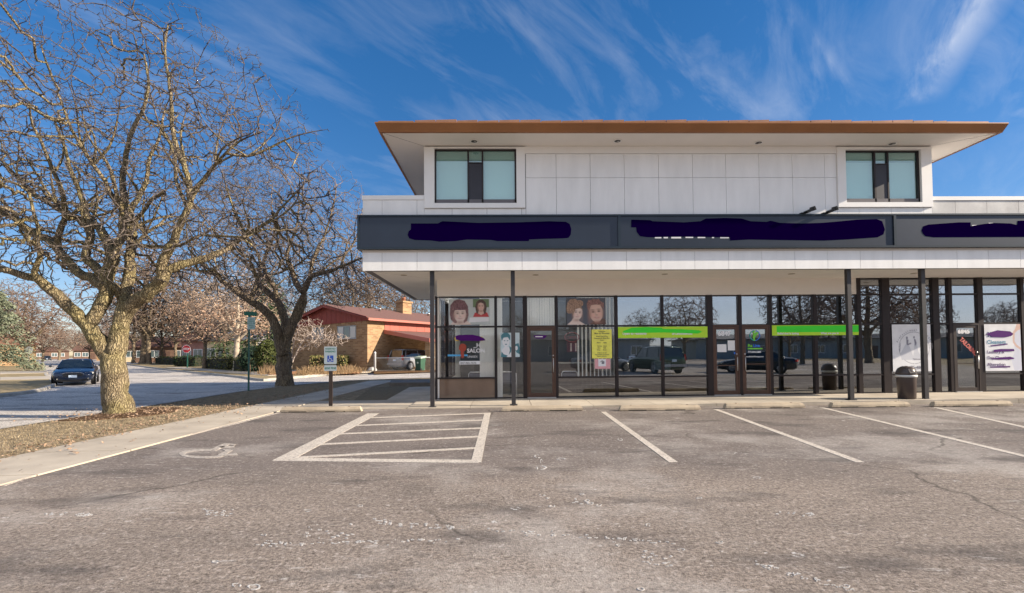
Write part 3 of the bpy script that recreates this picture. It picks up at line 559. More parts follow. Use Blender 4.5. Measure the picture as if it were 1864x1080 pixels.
def door(i,handle_right,rail=None,pm=G_DARK,fm=BRFR):
    xa,xb=MX[i]+HWD[i],MX[i+1]-HWD[i+1]; z0=base(xa)+.01
    f=MB(); YA,YB=YW-.045,YW+.05
    f.box(xa,xa+.028,YA,YB,z0,ZM); f.box(xb-.028,xb,YA,YB,z0,ZM); f.box(xa+.028,xb-.028,YA,YB,ZM-.045,ZM)
    x0,x1=xa+.034,xb-.034; YA+=.012; zt=ZM-.052
    f.box(x0,x0+.075,YA,YB-.01,z0+.012,zt); f.box(x1-.075,x1,YA,YB-.01,z0+.012,zt); f.box(x0+.075,x1-.075,YA,YB-.01,z0+.012,z0+.13); f.box(x0+.075,x1-.075,YA,YB-.01,zt-.085,zt)
    if rail: f.box(x0+.075,x1-.075,YA+.01,YB-.02,rail-.012,rail+.012)
    d=f.build('door',fm,B)
    p=MB(); p.box(x0+.075,x1-.075,YW-.004,YW+.004,z0+.13,zt-.085); p.build('pane',pm,d)
    hx=x1-.04 if handle_right else x0+.04
    h=MB(); h.tube([(hx,YA-.04,.86),(hx,YA-.04,1.28)],.014,8); 
    for z in (.90,1.24): h.tube([(hx,YA+.005,z),(hx,YA-.04,z)],.009,6)
    h.build('handle',ALU,d); h=MB(); h.lathe((hx+(.0),YA-.012,1.37),[(.001,0),(.02,.0),(.02,.012)],12,'Y'); h.build('lock',ALU,d)
    h=MB(); h.box(xa,xb,YW-.10,YW+.02,z0-.03,z0+.008); h.build('threshold',ALU,d)
    return d,x0+.075,x1-.075
dS,sx0,sx1=door(2,True,pm=G_SALON); dA,ax0,ax1=door(6,True,1.02); dB,bx0,bx1=door(7,False,1.06); dC,cx0,cx1=door(13,True,1.03,fm=mat('dark_door_frame',(.07,.055,.05),.4,metal=.3,vary=.2))
YD=YW-.010
text('house_number','6847',LETW,.19,(ax0+.06,YD,onY(1319,611,YW)[1]),parent=dA,bold=.011,xs=1.05)
text('house_number','6845',LETW,.18,(cx0+.06,YD,onY(1761,607,YW)[1]),parent=dC,bold=.011,xs=1.05)
p0=onY(1745.5,613,YW); p1=onY(1777,645,YW); dd=Vector((p1[0]-p0[0],0,p1[1]-p0[1])).normalized(); text('lettering','TAILORING',mat('salmon_vinyl',(.72,.18,.15),.6),.185,(p0[0],YD,p0[1]-.10),dd,Vector((-dd.z,0,dd.x)),dC,bold=.006,xs=.72)
# notes and logo of the physio shop door
def rect(k,x0,y0,x1,y1,Y=YW-.012,th=.002): 
    a=onY(x0,y0,Y); c=onY(x1,y1,Y); k.box(a[0],c[0],Y-th,Y,a[1],c[1])
k=MB(); rect(k,1305.5,627,1322.5,641); k.build('notice',PAPER,dA); k=MB(); rect(k,1324.5,620,1338,638); k.build('notice',PAPER,dA)
BLUEM=mat('blue_vinyl',(.05,.20,.75),.5); LGRN=mat('leaf_green_vinyl',(.20,.65,.06),.5)
k=MB(); rect(k,1339,629,1343,638); rect(k,1336,641,1341,645); k.build('blue_notice',BLUEM,dA); k=MB(); rect(k,1352,628,1357,639); k.build('notice',PAPER,dB)
def arcplate(k,cx,cy,r,t,a0,a1,Y,n=18,sq=1.0):
    for i in range(n):
        A=a0+(a1-a0)*i/n; Bq=a0+(a1-a0)*(i+1)/n
        k.plate([onY(cx+r*math.cos(A),cy+r*sq*math.sin(A),Y),onY(cx+r*math.cos(Bq),cy+r*sq*math.sin(Bq),Y),onY(cx+(r-t)*math.cos(Bq),cy+(r-t)*sq*math.sin(Bq),Y),onY(cx+(r-t)*math.cos(A),cy+(r-t)*sq*math.sin(A),Y)],Y-.002,Y)
YL=YW-.012
k=MB(); k.use(BLUEM); arcplate(k,1374,611,9.6,1.3,-1.9,1.6,YL); k.use(mat('teal_vinyl',(.03,.45,.40),.5)); arcplate(k,1374,611,9.6,1.3,1.6,4.38,YL)
k.use(LGRN); k.plate([onY(*p,YL) for p in ((1370,604),(1372,602),(1374,607),(1378,604),(1381,606),(1377,611),(1374,616),(1375,621),(1372,620),(1370,614),(1371,609))],YL-.004,YL-.0025); k.plate([onY(x,y,YL) for x,y in ell(1374,603,1.6,1.7,10)],YL-.004,YL-.0025)
k.build('logo',None,dB)
z=onY(1362,632,YW)[1]; tx0=onY(1361,632,YW)[0]; text('lettering','Re',LGRN,.13,(tx0,YL,z),parent=dB,bold=.004); text('lettering','Live',BLUEM,.13,(tx0+.165,YL,z),parent=dB,bold=.004)
z=onY(1361,642.5,YW)[1]; text('lettering','773.694.4382',LETW,.075,(tx0+.0,YL,z),parent=dB,bold=.002); text('lettering','www.ReLiveTherapy.com',LETW,.056,(tx0-.10,YL,onY(1361,650.5,YW)[1]),parent=dB,bold=.0015)
k=MB(); rect(k,1361,634,1388,636); k.build('lettering',LGRN,dB)
# lime banners (lower lines of white lettering below a green redaction scribble, no real paint)
def ban(name,x0,x1,y0a,y1a,stroke,label,words):
    t=thing(name,label,'banner',(0,0,0)); YB=YW-.045
    a=onY(x0,y0a,YB); c=onY(x1,y1a,YB); k=MB(); k.box(a[0],c[0],YB-.003,YB,a[1],c[1]); k.build('vinyl_strip',LIME,t)
    k=MB(); k.plate([onY(*p,YB) for p in stroke],YB-.0075,YB-.006); k.build('green_redaction',NEONG,t)
    for (wd,x,y,s) in words: q=onY(x,y,YB); text('lettering',wd,LETW,s,(q[0],YB-.0045,q[1]),parent=t,bold=.003)
    return t
ban('window_banner',1125,1288,595.5,614.5,[(1134,603),(1150,597),(1175,595.8),(1205,597),(1206,599),(1240,599.5),(1272,601.5),(1278,604.5),(1270,607.5),(1210,605.5),(1180,606),(1134,606)],'lime green window banner left of the numbered double doors, redacted with a green scribble',[('Open to residents',1133,609.5,.10),('of Lincolnwood',1223,609.5,.10)])
ban('window_banner',1405,1563,592.5,610,[(1413.5,594),(1562.5,592.5),(1562.5,604.5),(1413.5,605)],'lime green window banner behind the canopy post, right of the double doors',[('Relief that is lasting',1415,609,.085),('What are you in',1494,608.5,.085)])
# ------------------------------------------------------------------ posters and window graphics
SK=mat('print_skin',(.72,.50,.42),.6); SK2=mat('print_skin_pale',(.80,.66,.60),.6); HR=mat('print_auburn',(.20,.10,.11),.6); HB=mat('print_brown_hair',(.09,.05,.04),.6); RD=mat('print_red',(.55,.06,.06),.6); BGL=mat('print_pale_bg',(.55,.60,.60),.6,vary=.25,vscale=6); DKB=mat('print_dark_bg',(.10,.11,.14),.6,vary=.2,vscale=3); HBL=mat('print_blond',(.38,.25,.18),.6,vary=.5,vscale=30); WPR=mat('print_white',(.82,.83,.86),.6); TEALP=mat('print_teal',(.07,.22,.27),.6); LBL=mat('print_light_blue',(.60,.72,.76),.6); EYE=mat('print_eye',(.05,.04,.05),.6); LIP=mat('print_lip',(.50,.14,.15),.6); GRN=mat('print_green',(.16,.24,.12),.6,vary=.3,vscale=9)
YPO=YW-.05
class _K:
    cur=None
    def use(s,m): s.cur=m; return s
def mcol(m): return np.array([c for c in [x for x in m.node_tree.nodes if x.type=='VALTORGB'][0].color_ramp.elements[1].color][:3])
PRINT=D2.materials.new('printed_poster'); PRINT.use_nodes=True; _b=PRINT.node_tree.nodes['Principled BSDF']; _a=PRINT.node_tree.nodes.new('ShaderNodeVertexColor'); _a.layer_name='print'; PRINT.node_tree.links.new(_a.outputs[0],_b.inputs['Base Color']); _b.inputs['Roughness'].default_value=.45
class Poster:
    """flat printed sheet: the print is painted into a fine grid of colour samples"""
    def __init__(s,name,label,x0,y0,x1,y1,bgm,cat='poster'):
        s.name=name; s.label=label; s.cat=cat; s.b=(x0,y0,x1,y1); s.W=150; s.H=int(150*(y1-y0)/(x1-x0)); s.W,s.H=(150,s.H) if s.H<=220 else (100,int(100*(y1-y0)/(x1-x0)))
        s.I=np.ones((s.H,s.W,3))*mcol(bgm); rg=np.random.default_rng(int(x0)); s.X,s.Y=np.meshgrid(x0+(np.arange(s.W)+.5)/s.W*(x1-x0),y0+(np.arange(s.H)+.5)/s.H*(y1-y0)); s.rg=rg
        n=rg.normal(0,1,(s.H,s.W)); 
        for _ in range(6): n=(n+np.roll(n,3,0)+np.roll(n,-3,0)+np.roll(n,4,1)+np.roll(n,-4,1))/3
        s.I*=(1+.10*(n/n.std()).clip(-2,2))[...,None]; s.y=YPO-.003
    def p(s,m,pts,streak=0):
        P=np.array(pts); ins=np.zeros(s.X.shape,bool); j=len(P)-1
        for i in range(len(P)):
            c=((P[i,1]>s.Y)!=(P[j,1]>s.Y))&(s.X<(P[j,0]-P[i,0])*(s.Y-P[i,1])/(P[j,1]-P[i,1]+1e-9)+P[i,0]); ins^=c; j=i
        col=mcol(m) if not isinstance(m,(tuple,list)) else np.array(m); s.I[ins]=col
        nm=m.name if hasattr(m,'name') else ''
        if 'hair' in nm or 'auburn' in nm or 'blond' in nm or 'spiky' in nm:
            r=s.rg.normal(0,1,s.X.shape); r=(r+np.roll(r,1,0)+np.roll(r,2,0)+np.roll(r,-1,0)+np.roll(r,-2,0))/2.2; s.I[ins]*=(1+.38*r[ins]).clip(.3,2.2)[:,None]
        return s
    def e(s,m,*a,**kw): return s.p(m,ell(*a,**kw))
    def soft(s,col,cx,cy,rx,ry,al):
        a=(al*np.exp(-(((s.X-cx)/rx)**2+((s.Y-cy)/ry)**2)))[...,None]; s.I=s.I*(1-a)+np.array(col)*a; return s
    def face(s,cx,cy,rx,ry,skin,rot=0):
        s.e(skin,cx,cy,rx,ry,rot=rot); k=mcol(skin); dk=k*np.array([.55,.42,.38]); F_=lambda a,b:(cx+a*rx*math.cos(rot)-b*ry*math.sin(rot),cy+a*rx*math.sin(rot)+b*ry*math.cos(rot))
        s.soft(dk,*F_(-.95,.1),rx*.28,ry*.8,.75).soft(dk,*F_(.95,.15),rx*.22,ry*.7,.5).soft(k*1.15,*F_(.25,-.05),rx*.5,ry*.35,.5).soft(dk,*F_(0,1.02),rx*.7,ry*.2,.8)
        for sg in (-1,1):
            s.soft(dk,*F_(sg*.42,-.12),rx*.26,ry*.14,.75).soft((.02,.015,.015),*F_(sg*.42,-.08),rx*.16,ry*.06,.95).soft((.10,.05,.04),*F_(sg*.44,-.30),rx*.28,ry*.045,.7).soft((.85,.35,.3),*F_(sg*.5,.25),rx*.3,ry*.2,.25)
        s.soft(dk,*F_(.06,.26),rx*.16,ry*.06,.7).soft(dk,*F_(-.1,.05),rx*.08,ry*.25,.35).soft((.45,.08,.09),*F_(0,.52),rx*.34,ry*.075,.95).soft((.9,.85,.8),*F_(.02,.50),rx*.2,ry*.03,.8)
        return s
    def ring(s,m,cx,cy,r,t): d=np.hypot(s.X-cx,s.Y-cy); s.I[abs(d-r)<t]=mcol(m); return s
    def done(s):
        I=s.I
        for _ in range(2): Q=np.pad(I,((1,1),(1,1),(0,0)),'edge'); I=(Q[1:-1,1:-1]*2+Q[:-2,1:-1]+Q[2:,1:-1]+Q[1:-1,:-2]+Q[1:-1,2:])/6
        x0,y0,x1,y1=s.b; a=onY(x0,y0,YPO); c=onY(x1,y1,YPO); k=MB(); W,H=s.W,s.H
        vs=[(a[0]+(c[0]-a[0])*i/(W-1),YPO-.003-.004*math.sin(i/W*7)*(j/H)**2,a[1]+(c[1]-a[1])*j/(H-1)) for j in range(H) for i in range(W)]
        k.add(vs,[(j*W+i,(j+1)*W+i,(j+1)*W+i+1,j*W+i+1) for j in range(H-1) for i in range(W-1)]); o=k.build(s.name,PRINT)
        at=o.data.color_attributes.new('print','FLOAT_COLOR','POINT'); at.data.foreach_set('color',np.concatenate([I.clip(0,1),np.ones((H,W,1))],2).astype(np.float32).ravel())
        return tag(o,s.label,s.cat)
q=Poster('portrait_poster','pale poster with a bob-haired woman and a smaller long-haired woman in red, top left window',817,545,891,591,BGL)
q.p(SK2,[(820,591),(824,586),(832,582),(846,582),(854,586),(858,591)]); q.p(HR,[(819,572),(820,556),(827,547.5),(836,545.3),(846,548.5),(852,558),(853,574),(850,584),(843,589),(828,588),(821,582)]); q.p(SK2,[(833,580),(843,580),(845,590),(831,590)]); q.face(837.5,572,11,14.5,SK2); q.p(HR,[(824,572),(826,561),(834,555),(845,556),(850,563),(851,574),(848.5,569),(847,564.5),(828,565)])
q.p(GRN,[(861,545.2),(890,545.2),(890,560),(861,560)]); q.p(RD,[(861,577),(864,570),(871,567),(881,567),(887,570),(890,577)]); q.p(HB,[(867,570),(865,560),(867,551),(872,546.5),(879,546.5),(884,551),(886,560),(884,571),(878,573),(872,573)]); q.p(SK,[(872,564),(879,564),(881,571),(875.5,574),(870,571)]); q.face(875.5,558.5,5.8,8,SK); q.p(HB,[(869,558),(870,551),(875,547),(881,550),(882,558),(879.5,553),(875,551.5),(871,553)])
q.p(WPR,[(855,578),(890,577.5),(890,585),(853,587)]); q.done()
q=Poster('portrait_poster','dark poster of a woman with swept up blond hair facing a spiky haired man',1031,543,1103,591,DKB)
q.p(SK2,[(1032,591),(1040,584),(1046,574),(1053,577),(1054,584),(1064,590),(1064,591)]); q.e(HBL,1044,557,12,12.5,n=24); q.e(HBL,1037,563,7,8); q.e(HBL,1055,553,7,6); q.face(1051.5,570,8.5,12.5,SK2,rot=.15); q.p(HBL,[(1040,566),(1044,556),(1056,556),(1061,564),(1055,561),(1048,563),(1043,574)])
q.p(HB,[(1072,591),(1082,583),(1100,580),(1103,584),(1103,591)]); q.e(mat('print_spiky',(.28,.15,.13),.6,vary=.5,vscale=40),1083,555,14,10,n=14); q.face(1085,569,12.5,17.5,SK,rot=-.12); q.p(mat('print_spiky',(.3,.2,.2)),[(1069,562),(1068,552),(1072,546),(1076,549),(1079,544),(1084,548),(1090,544),(1093,549),(1099,552),(1099,562),(1094,556),(1085,555),(1076,556),(1072,566)]); q.done()
q=Poster('portrait_poster','blue and white duotone poster of a woman with curled updo, beside the salon door',911,606,946,650,LBL)
q.p(TEALP,ell(920.5,614,8.5,8.5)); q.p(WPR,[(912,650),(914,636),(920,630),(930,634),(934,643),(934,650)]); q.e(WPR,921,622,6.5,9.5); q.p(TEALP,[(913,620),(912,611),(920,607),(929,611),(929,620),(924,614),(917,615)]); q.e(TEALP,918.5,620.5,1.6,.8,n=8); q.e(TEALP,924,620.5,1.6,.8,n=8); q.e(TEALP,921,627,2.2,.9,n=8)
q.p(TEALP,[(927,630),(931,633),(930,641),(926,646),(928,638)]); q.p(TEALP,[(936,627),(944,625),(946,633),(946,645),(940,642),(937,635)]); q.e(WPR,940,634,2.5,4); q.p(TEALP,[(911.5,650),(913,640),(917,645),(924,647),(922,650)]); q.done()
q=Poster('yellow_price_poster','tall yellow price list poster taped inside the salon window',1077,600,1114,652.5,mat('yellow_paper',(.92,.88,.15),.7),'poster')
po=q.done(); INK=mat('print_ink',(.20,.19,.10),.7)
for i,(s,y,sz) in enumerate((('Welcome',604.5,.05),('Men & Women',608.5,.07),('Wash Cut & Dry',613.5,.05),('Shampoo & Blow Dry',617,.05),('Color',620.5,.05),('Perm      Style',625,.05),('Haircut    Braid',631,.045),('Men       Kids',634.5,.045),('Wax       Brow',638,.045),('Walk in or call',643.5,.045),('Appointment not needed',646.5,.04),('Seniors welcome',649.5,.04))):
    a=onY(1095.5,y,YPO); text('lettering',s,INK,sz,(a[0],YPO-.009,a[1]),parent=po,align='CENTER',bold=.001,xs=1.05)
q=Poster('eye_poster','small pink poster with a single eye below the yellow price list',1082.5,653.5,1111,671.5,mat('pink_paper',(.75,.38,.42),.7)); q.p(WPR,[(1089,654),(1103,654),(1103,667),(1089,667)]); q.p(EYE,[(1091,660),(1096,656.5),(1102,659.5),(1099,659),(1096,658.4)]); q.e(mat('print_grey',(.3,.3,.34),.6),1097.5,661,3,2); q.e(EYE,1097.5,661,1.3,1.3,n=10); q.done()
# salon lettering on the left window, under a purple redaction scribble
tS=tag(MB().plate([onY(x,y,YPO) for x,y in ((829,612),(835,610),(860,609.5),(872,612),(881,616),(884,620),(872,621),(850,620.5),(838,620.5),(830,618))],YPO-.006,YPO-.005).build('window_lettering',PURPLE),'purple redaction scribble over yellow salon lettering on the left window','lettering')
YEL=mat('yellow_vinyl',(.80,.55,.05),.5); a=onY(827,621,YPO); text('letters','C',YEL,.20,(a[0],YPO-.002,a[1]),parent=tS,bold=.004); a=onY(874,620.5,YPO); text('letters','S',YEL,.17,(a[0],YPO-.002,a[1]),parent=tS,bold=.008)
tH=thing('window_lettering','white salon lettering and phone number on the left window','lettering',(0,0,0)); a=onY(862,632,YPO); text('letters','_H',LETW,.17,(a[0],YPO-.002,a[1]),parent=tH,bold=.004)
a=onY(850,642,YPO); text('letters','SALON',LETW,.17,(a[0],YPO-.002,a[1]),parent=tH,bold=.004,xs=1.0); a=onY(851,651.5,YPO); text('letters','UNISEX',LETW,.09,(a[0],YPO-.002,a[1]),parent=tH); a=onY(837,663.5,YPO)
k=MB(); rect(k,836,657.5,873.5,663.5,YPO+.004); k.build('phone_strip',LETW,tH); text('letters','847-965-7676',mat('print_mid_grey',(.35,.35,.36),.6),.085,(a[0]+.02,YPO-.002,a[1]+.01),parent=tH,bold=.003)
tag(MB().use(mat('sky_blue_vinyl',(.10,.42,.75),.5)).plate([onY(*p,YPO) for p in ((815,645.5),(851,645.5),(851,648.5),(815,649))],YPO-.002,YPO).use(mat('rust_red_vinyl',(.40,.06,.03),.5)).plate([onY(x,y,YPO) for x,y in [(836,630),(839,626),(845,626),(849,630),(848,637),(844,641),(845,650),(842,653),(839,650),(839,640),(835,636)]],YPO-.004,YPO-.0025).build('window_decal',None),'red figure decal with a blue bar on the left salon window','decal')
tag(MB().use(PURPLE).plate([onY(*p,YPO) for p in ((972,611),(980,610),(995,610.5),(995,613),(990,616.5),(976,616.5),(971.5,613))],YPO-.002,YPO).use(LETW).plate([onY(*p,YPO) for p in ((974.5,612.3),(988,612.3),(988,614),(974.5,614))],YPO-.003,YPO-.0025).build('door_sticker',None),'small purple sticker on the salon door glass','sticker')
# neon open sign hanging inside the salon
k=MB(); k.use(mat('dull_red_tube',(.24,.06,.07),.5)); k.tube([ (onY(x,y,YW+.12)[0],YW+.12,onY(x,y,YW+.12)[1]) for x,y in ell(1041,614,13,8.5,22)]+[(onY(1054,614,YW+.12)[0],YW+.12,onY(1054,614,YW+.12)[1])],.016,6)
k.use(mat('dark_red_board',(.10,.03,.035),.6)); a=onY(1032,623,YW+.14); c=onY(1051,641,YW+.14); k.box(a[0],c[0],YW+.14,YW+.16,a[1],c[1]); k.use(mat('cream_tube',(.75,.62,.52),.5))
for xx in (1038,1047):
    for i in range(7): a=onY(xx,625.5+i*2.1,YW+.13); k.box(a[0],a[0]+.05,YW+.125,YW+.138,a[1]-.02,a[1])
no=tag(k.build('open_sign',None),'unlit red neon open sign hanging in the salon window','sign'); a=onY(1031,618,YW+.12); text('letters','OPEN',mat('dull_red_tube',(.2,.05,.05)),.14,(a[0],YW+.12,a[1]),parent=no)
# tailor poster
q=Poster('tailor_poster','white poster with a circle of dancing brides behind the trash can',1623,591,1696,676,WPR,'poster'); GY=mat('print_line_grey',(.22,.22,.28),.6); PG=mat('print_pale_grey',(.62,.64,.70),.6)
cx,cy,r=1664,633.5,28.5
q.ring(GY,cx,cy,r,.38)
q.p(PG,[(1648,627),(1654,627),(1659,640),(1664,655),(1640,655),(1637,645)]); q.p(PG,[(1664,626),(1669,624),(1672,640),(1679,655),(1660,656),(1664,640)]); q.p(GY,ell(1651,615.5,1.8,2.8,10)); q.p(GY,[(1650,618),(1654,619),(1653,626),(1658,624),(1659,626),(1652,629),(1650,627)]); q.p(GY,ell(1664.5,614.5,1.6,2.2,10)); q.p(GY,[(1664,617),(1667,618),(1669,625),(1666,631),(1665,624)]); q.p(GY,[(1660,652),(1664,653),(1679,654),(1679,655),(1663,655)]); q.p(GY,[(1636,640),(1637,628),(1639,624),(1638,634),(1637,642)])
o=q.done()
tt='Professional Alterations'
for i,ch in enumerate(tt):
    if ch==' ': continue
    A=math.radians(198+i*7.0); px,py=cx+31*math.cos(A),cy+31*math.sin(A); a=onY(px,py,YPO); td=Vector((-math.sin(A),0,-math.cos(A))); text('lettering',ch,GY,.085,(a[0],YPO-.010,a[1]),td,Vector((math.cos(A),0,-math.sin(A))),o)
a=onY(1641,671.5,YPO); text('lettering','847-675-4800',GY,.125,(a[0],YPO-.010,a[1]),parent=o,bold=.002)
# cleaners poster
q=Poster('cleaners_poster','white dry cleaning poster with a bride in a gown at the far right window',1791,590.5,1860,675,WPR,'poster')
q.p(mat('print_lilac_gown',(.70,.72,.82),.6,vary=.2,vscale=8),[(1845,607),(1855,598),(1860,598),(1860,674),(1846,674),(1841,655),(1848,640)]); q.p(SK,[(1853,590.6),(1860,590.6),(1860,600),(1855,602),(1849,607),(1848,622),(1852,628),(1860,634),(1860,638),(1850,632),(1845,624),(1845,606),(1850,599)])
o=q.done(); NV=mat('print_navy',(.03,.03,.18),.6); TL=mat('print_teal_text',(.08,.28,.42),.6); MV=mat('print_mauve_text',(.16,.10,.22),.6)
for s,x,y,sz,mm,bo in (('K.',1797,613.5,.21,NV,.008),('Cleaners',1796.5,626,.165,TL,.002),('Laundry &',1796.5,643.5,.13,MV,.002),('Day Cleanings',1797,654,.13,MV,.002),('Alteration',1797,666.5,.14,MV,.002)):
    a=onY(x,y,YPO); text('lettering',s,mm,sz,(a[0],YPO-.009,a[1]),parent=o,bold=bo)
k=MB()
for P in ([(1793,609),(1806,604),(1815,601.5),(1838,603.5),(1844,608),(1840,612),(1828,614.5),(1806,614),(1802,611)],[(1802,629),(1833,625.5),(1833.5,627.5),(1803,631)],[(1808,637),(1820,635.5),(1845,635.5),(1846,639.5),(1820,640.5),(1808,641)],[(1804,652.5),(1838,649.5),(1846,652),(1844,654),(1815,655),(1804,654)],[(1801,667.5),(1838,666.5),(1838,669),(1802,669.5)]):
    k.plate([onY(*p,YPO) for p in P],YPO-.013,YPO-.012)
k.build('purple_redactions',PURPLE,o)  # redaction scribbles over the poster text, no part of the print
a=onY(1706,605.5,YW+.0); text('open_lettering','OPEN',mat('grey_white_vinyl',(.6,.62,.62),.5),.15,(a[0]+.10,YW+.012,a[1]),xs=.62); tag(D2.objects['open_lettering'],'white open lettering on the narrow window left of the tailor door','lettering')
# ------------------------------------------------------------------ inside the shops
def blinds(label,px0,px1,z0,z1,Y=YW+.13,wd=.085,gap=.0,ang=25,m=BLIND):
    x0,x1=onY(px0,620,Y)[0],onY(px1,620,Y)[0]; k=MB(); x=x0
    while x<x1:
        a=math.radians(ang+random.uniform(-6,6)); c=Vector((x+wd/2,Y,(z0+z1)/2)); k.obox(c,Vector((math.cos(a),math.sin(a),0))*wd/2,Vector((-math.sin(a),math.cos(a),0))*.001,Vector((0,0,(z1-z0)/2))); x+=wd*.93+gap
    k.box(x0,x1+wd,Y-.02,Y+.02,z1,z1+.04); return tag(k.build('vertical_blind',m),label,'blind')
blinds('white vertical blind at the right side of the left salon window',873,901,.1,3.15)
blinds('narrow strip of white vertical blind left of the duotone poster',905,914,.1,3.15)
blinds('white curtain of vertical slats above the salon door',959,1011,2.27,3.15)
blinds('open white vertical blind slats behind the yellow price list',1050,1121,.1,3.15,gap=.045,ang=50)
# tube chairs
def chair(x,y,label):
    t=thing('waiting_chair',label,'chair',(x,y,.062),0,'chairs in the salon window'); k=MB()
    k.tube([(-.26,-.02,0),(-.26,-.04,.5),(-.25,-.05,.74),(-.20,-.05,.80),(.20,-.05,.80),(.25,-.05,.74),(.26,-.04,.5),(.26,-.02,0)],.016,8); k.tube([(-.25,.42,0),(-.25,.42,.43),(-.25,-.03,.43)],.013,8); k.tube([(.25,.42,0),(.25,.42,.43),(.25,-.03,.43)],.013,8); k.build('frame',mat('chair_tube',(.75,.75,.74),.3,metal=.3),t)
    k=MB(); k.box(-.23,.23,-.02,.44,.43,.49); k.build('seat',mat('grey_vinyl',(.13,.14,.17),.5,vary=.2),t); k=MB(); k.box(-.22,.22,-.07,-.03,.50,.76); k.build('backrest',mat('grey_vinyl',(.1,.1,.1)),t)
chair(onY(868,690,15.3)[0],15.25,'grey tube framed chair behind the left salon window'); chair(onY(925,690,15.3)[0],15.25,'grey tube framed chair behind the narrow window by the canopy post'); chair(onY(1036,690,15.3)[0],15.25,'grey tube framed chair in the window right of the salon door')
k=MB(); k.use(mat('reception_laminate',(.16,.12,.10),.5)); k.box(6.2-4.2,6.2-2.6,17.2,17.8,.065,1.05); k.use(mat('counter_top',(.35,.34,.32),.4)); k.box(1.9,3.7,17.1,17.9,1.05,1.09); tag(k.build('reception_desk',None),'brown reception desk inside the salon','desk')
k=MB(); k.use(mat('desk_grey',(.24,.27,.32),.5)); k.box(4.0,5.6,16.0,16.5,.065,.85); k.use(PAPER); k.box(5.0,5.22,16.0,16.02,.86,1.16); k.box(5.35,5.55,16.0,16.02,.86,1.1); tag(k.build('display_table',None),'grey table with leaflets inside the window of the double door shop','table')
k=MB(); k.use(BLACK); k.tube([(-.75,16.2,.06),(-.75,16.2,1.1)],.03,10); k.lathe((-.75,16.2,.06),[(.25,0),(.22,.04),(.05,.07)],14); k.box(-1.0,-.5,15.95,16.45,.5,.58); k.box(-1.0,-.5,16.4,16.48,.58,1.15); k.build('x') if False else None
tag(k.build('styling_chair',None),'black hairdressing chair on a round base inside the salon','chair')
LAMPM=mat('tube_light',(.8,.8,.8)); LAMPM.node_tree.nodes['Principled BSDF'].inputs['Emission Color'].default_value=(1,.97,.88,1); LAMPM.node_tree.nodes['Principled BSDF'].inputs['Emission Strength'].default_value=9.0
# fluorescent ceiling fittings; two near the salon window added to light the blinds
for x,y in ((-.6,16.3),(1.0,17.5),(2.2,16.0),(6.2,17.8),(6.9,17.2)):
    k=MB(); k.box(x-.6,x+.6,y-.08,y+.08,3.55,3.62); k.build('ceiling_fitting',LAMPM,B)
# ------------------------------------------------------------------ wheel stops
def wheel_stop(cx,cy,rz,label,wob):
    k=MB(); n=14; Lh=1.03; prof=[(-.085,0),(-.085,.055),(-.055,.118),(.055,.118),(.085,.055),(.085,0)]; vs=[]
    for i in range(n+1):
        x=-Lh+2*Lh*i/n; e=.55 if i in (0,n) else 1
        xx=x*(1.0) 
        for (y,z) in prof:
            nz=noise.noise(Vector((x*3+wob,y*9,z*9)))*.010
            vs.append((xx+(.05 if i==0 else -.05 if i==n else 0)*(z/.12)*1.0, y*(1 if e==1 else .92)+nz, max(0,z*(1 if e==1 else .93)+nz*(z>0)*.8)))
    m=len(prof); fs=[(i*m+j,(i+1)*m+j,(i+1)*m+j+1,i*m+j+1) for i in range(n) for j in range(m-1)]; fs+=[tuple(range(m-1,-1,-1)),tuple(n*m+j for j in range(m))]
    k.add(vs,fs)
    r=thing('wheel_stop',label,'wheel stop',(cx,cy,.016),rz,'concrete wheel stops at the stall heads')
    k.build('concrete_block',STOPM,r); f=MB()
    for sx_ in (-.72,.70): f.lathe((sx_,0,.112),[(.028,0),(.028,.010),(.012,.013)],10)
    f.build('anchor_pin',mat('rusty_steel',(.16,.08,.05),.8,vary=.4),r)
    f=MB()
    for a_,c_ in ((-.80,-.35),(.12,.62)): f.box(a_,c_,-.088,-.02,-.012,.012)
    f.build('drain_slot',mat('slot_dark',(.03,.025,.02),.95),r)
lb=['wheel stop beside the accessible parking sign, leftmost of the row','yellow faded wheel stop below the second canopy post','wheel stop in front of the lime banner left of the double doors','wheel stop in front of the numbered double doors','wheel stop between the canopy posts in front of the trash can','worn wheel stop at the right end of the row']
for i,(x0,x1,y) in enumerate(((499,668,751),(909,1067,749),(1125,1281,748),(1316,1473,744),(1509,1666,742),(1697,1851,740.5))):
    a=gp(x0,y); c=gp(x1,y); wheel_stop((a[0]+c[0])/2,(a[1]+c[1])/2+.09,random.uniform(-.012,.012),lb[i],i*7.3)
# ------------------------------------------------------------------ trash can
tx,ty=gp(1651,727.5,.09); r=thing('trash_can','brown domed trash can with a pale band between the right canopy posts','trash can',(tx,ty,zf(tx)+.006))
BRP=mat('brown_plastic',(.075,.055,.05),.35,vary=.15)
k=MB(); k.lathe((0,0,0),[(.19,0),(.205,.01),(.225,.58),(.228,.60),(.21,.605)],32); k.build('bin',BRP,r)
k=MB(); k.lathe((0,0,0),[(.232,.595),(.245,.60),(.245,.655),(.232,.66)],32); k.build('rim_band',mat('grey_white_band',(.62,.62,.60),.5),r)
k=MB(); k.lathe((0,0,0),[(.236,.661),(.238,.70),(.225,.77),(.185,.84),(.11,.885),(.0,.90)],32); k.build('dome_lid',BRP,r)
k=MB(); k.obox((0,-.205,.765),Vector((.10,0,0)),Vector((0,.012,.0)),Vector((0,.03,.055))); k.build('flap',mat('flap_dark',(.04,.03,.03),.3),r)
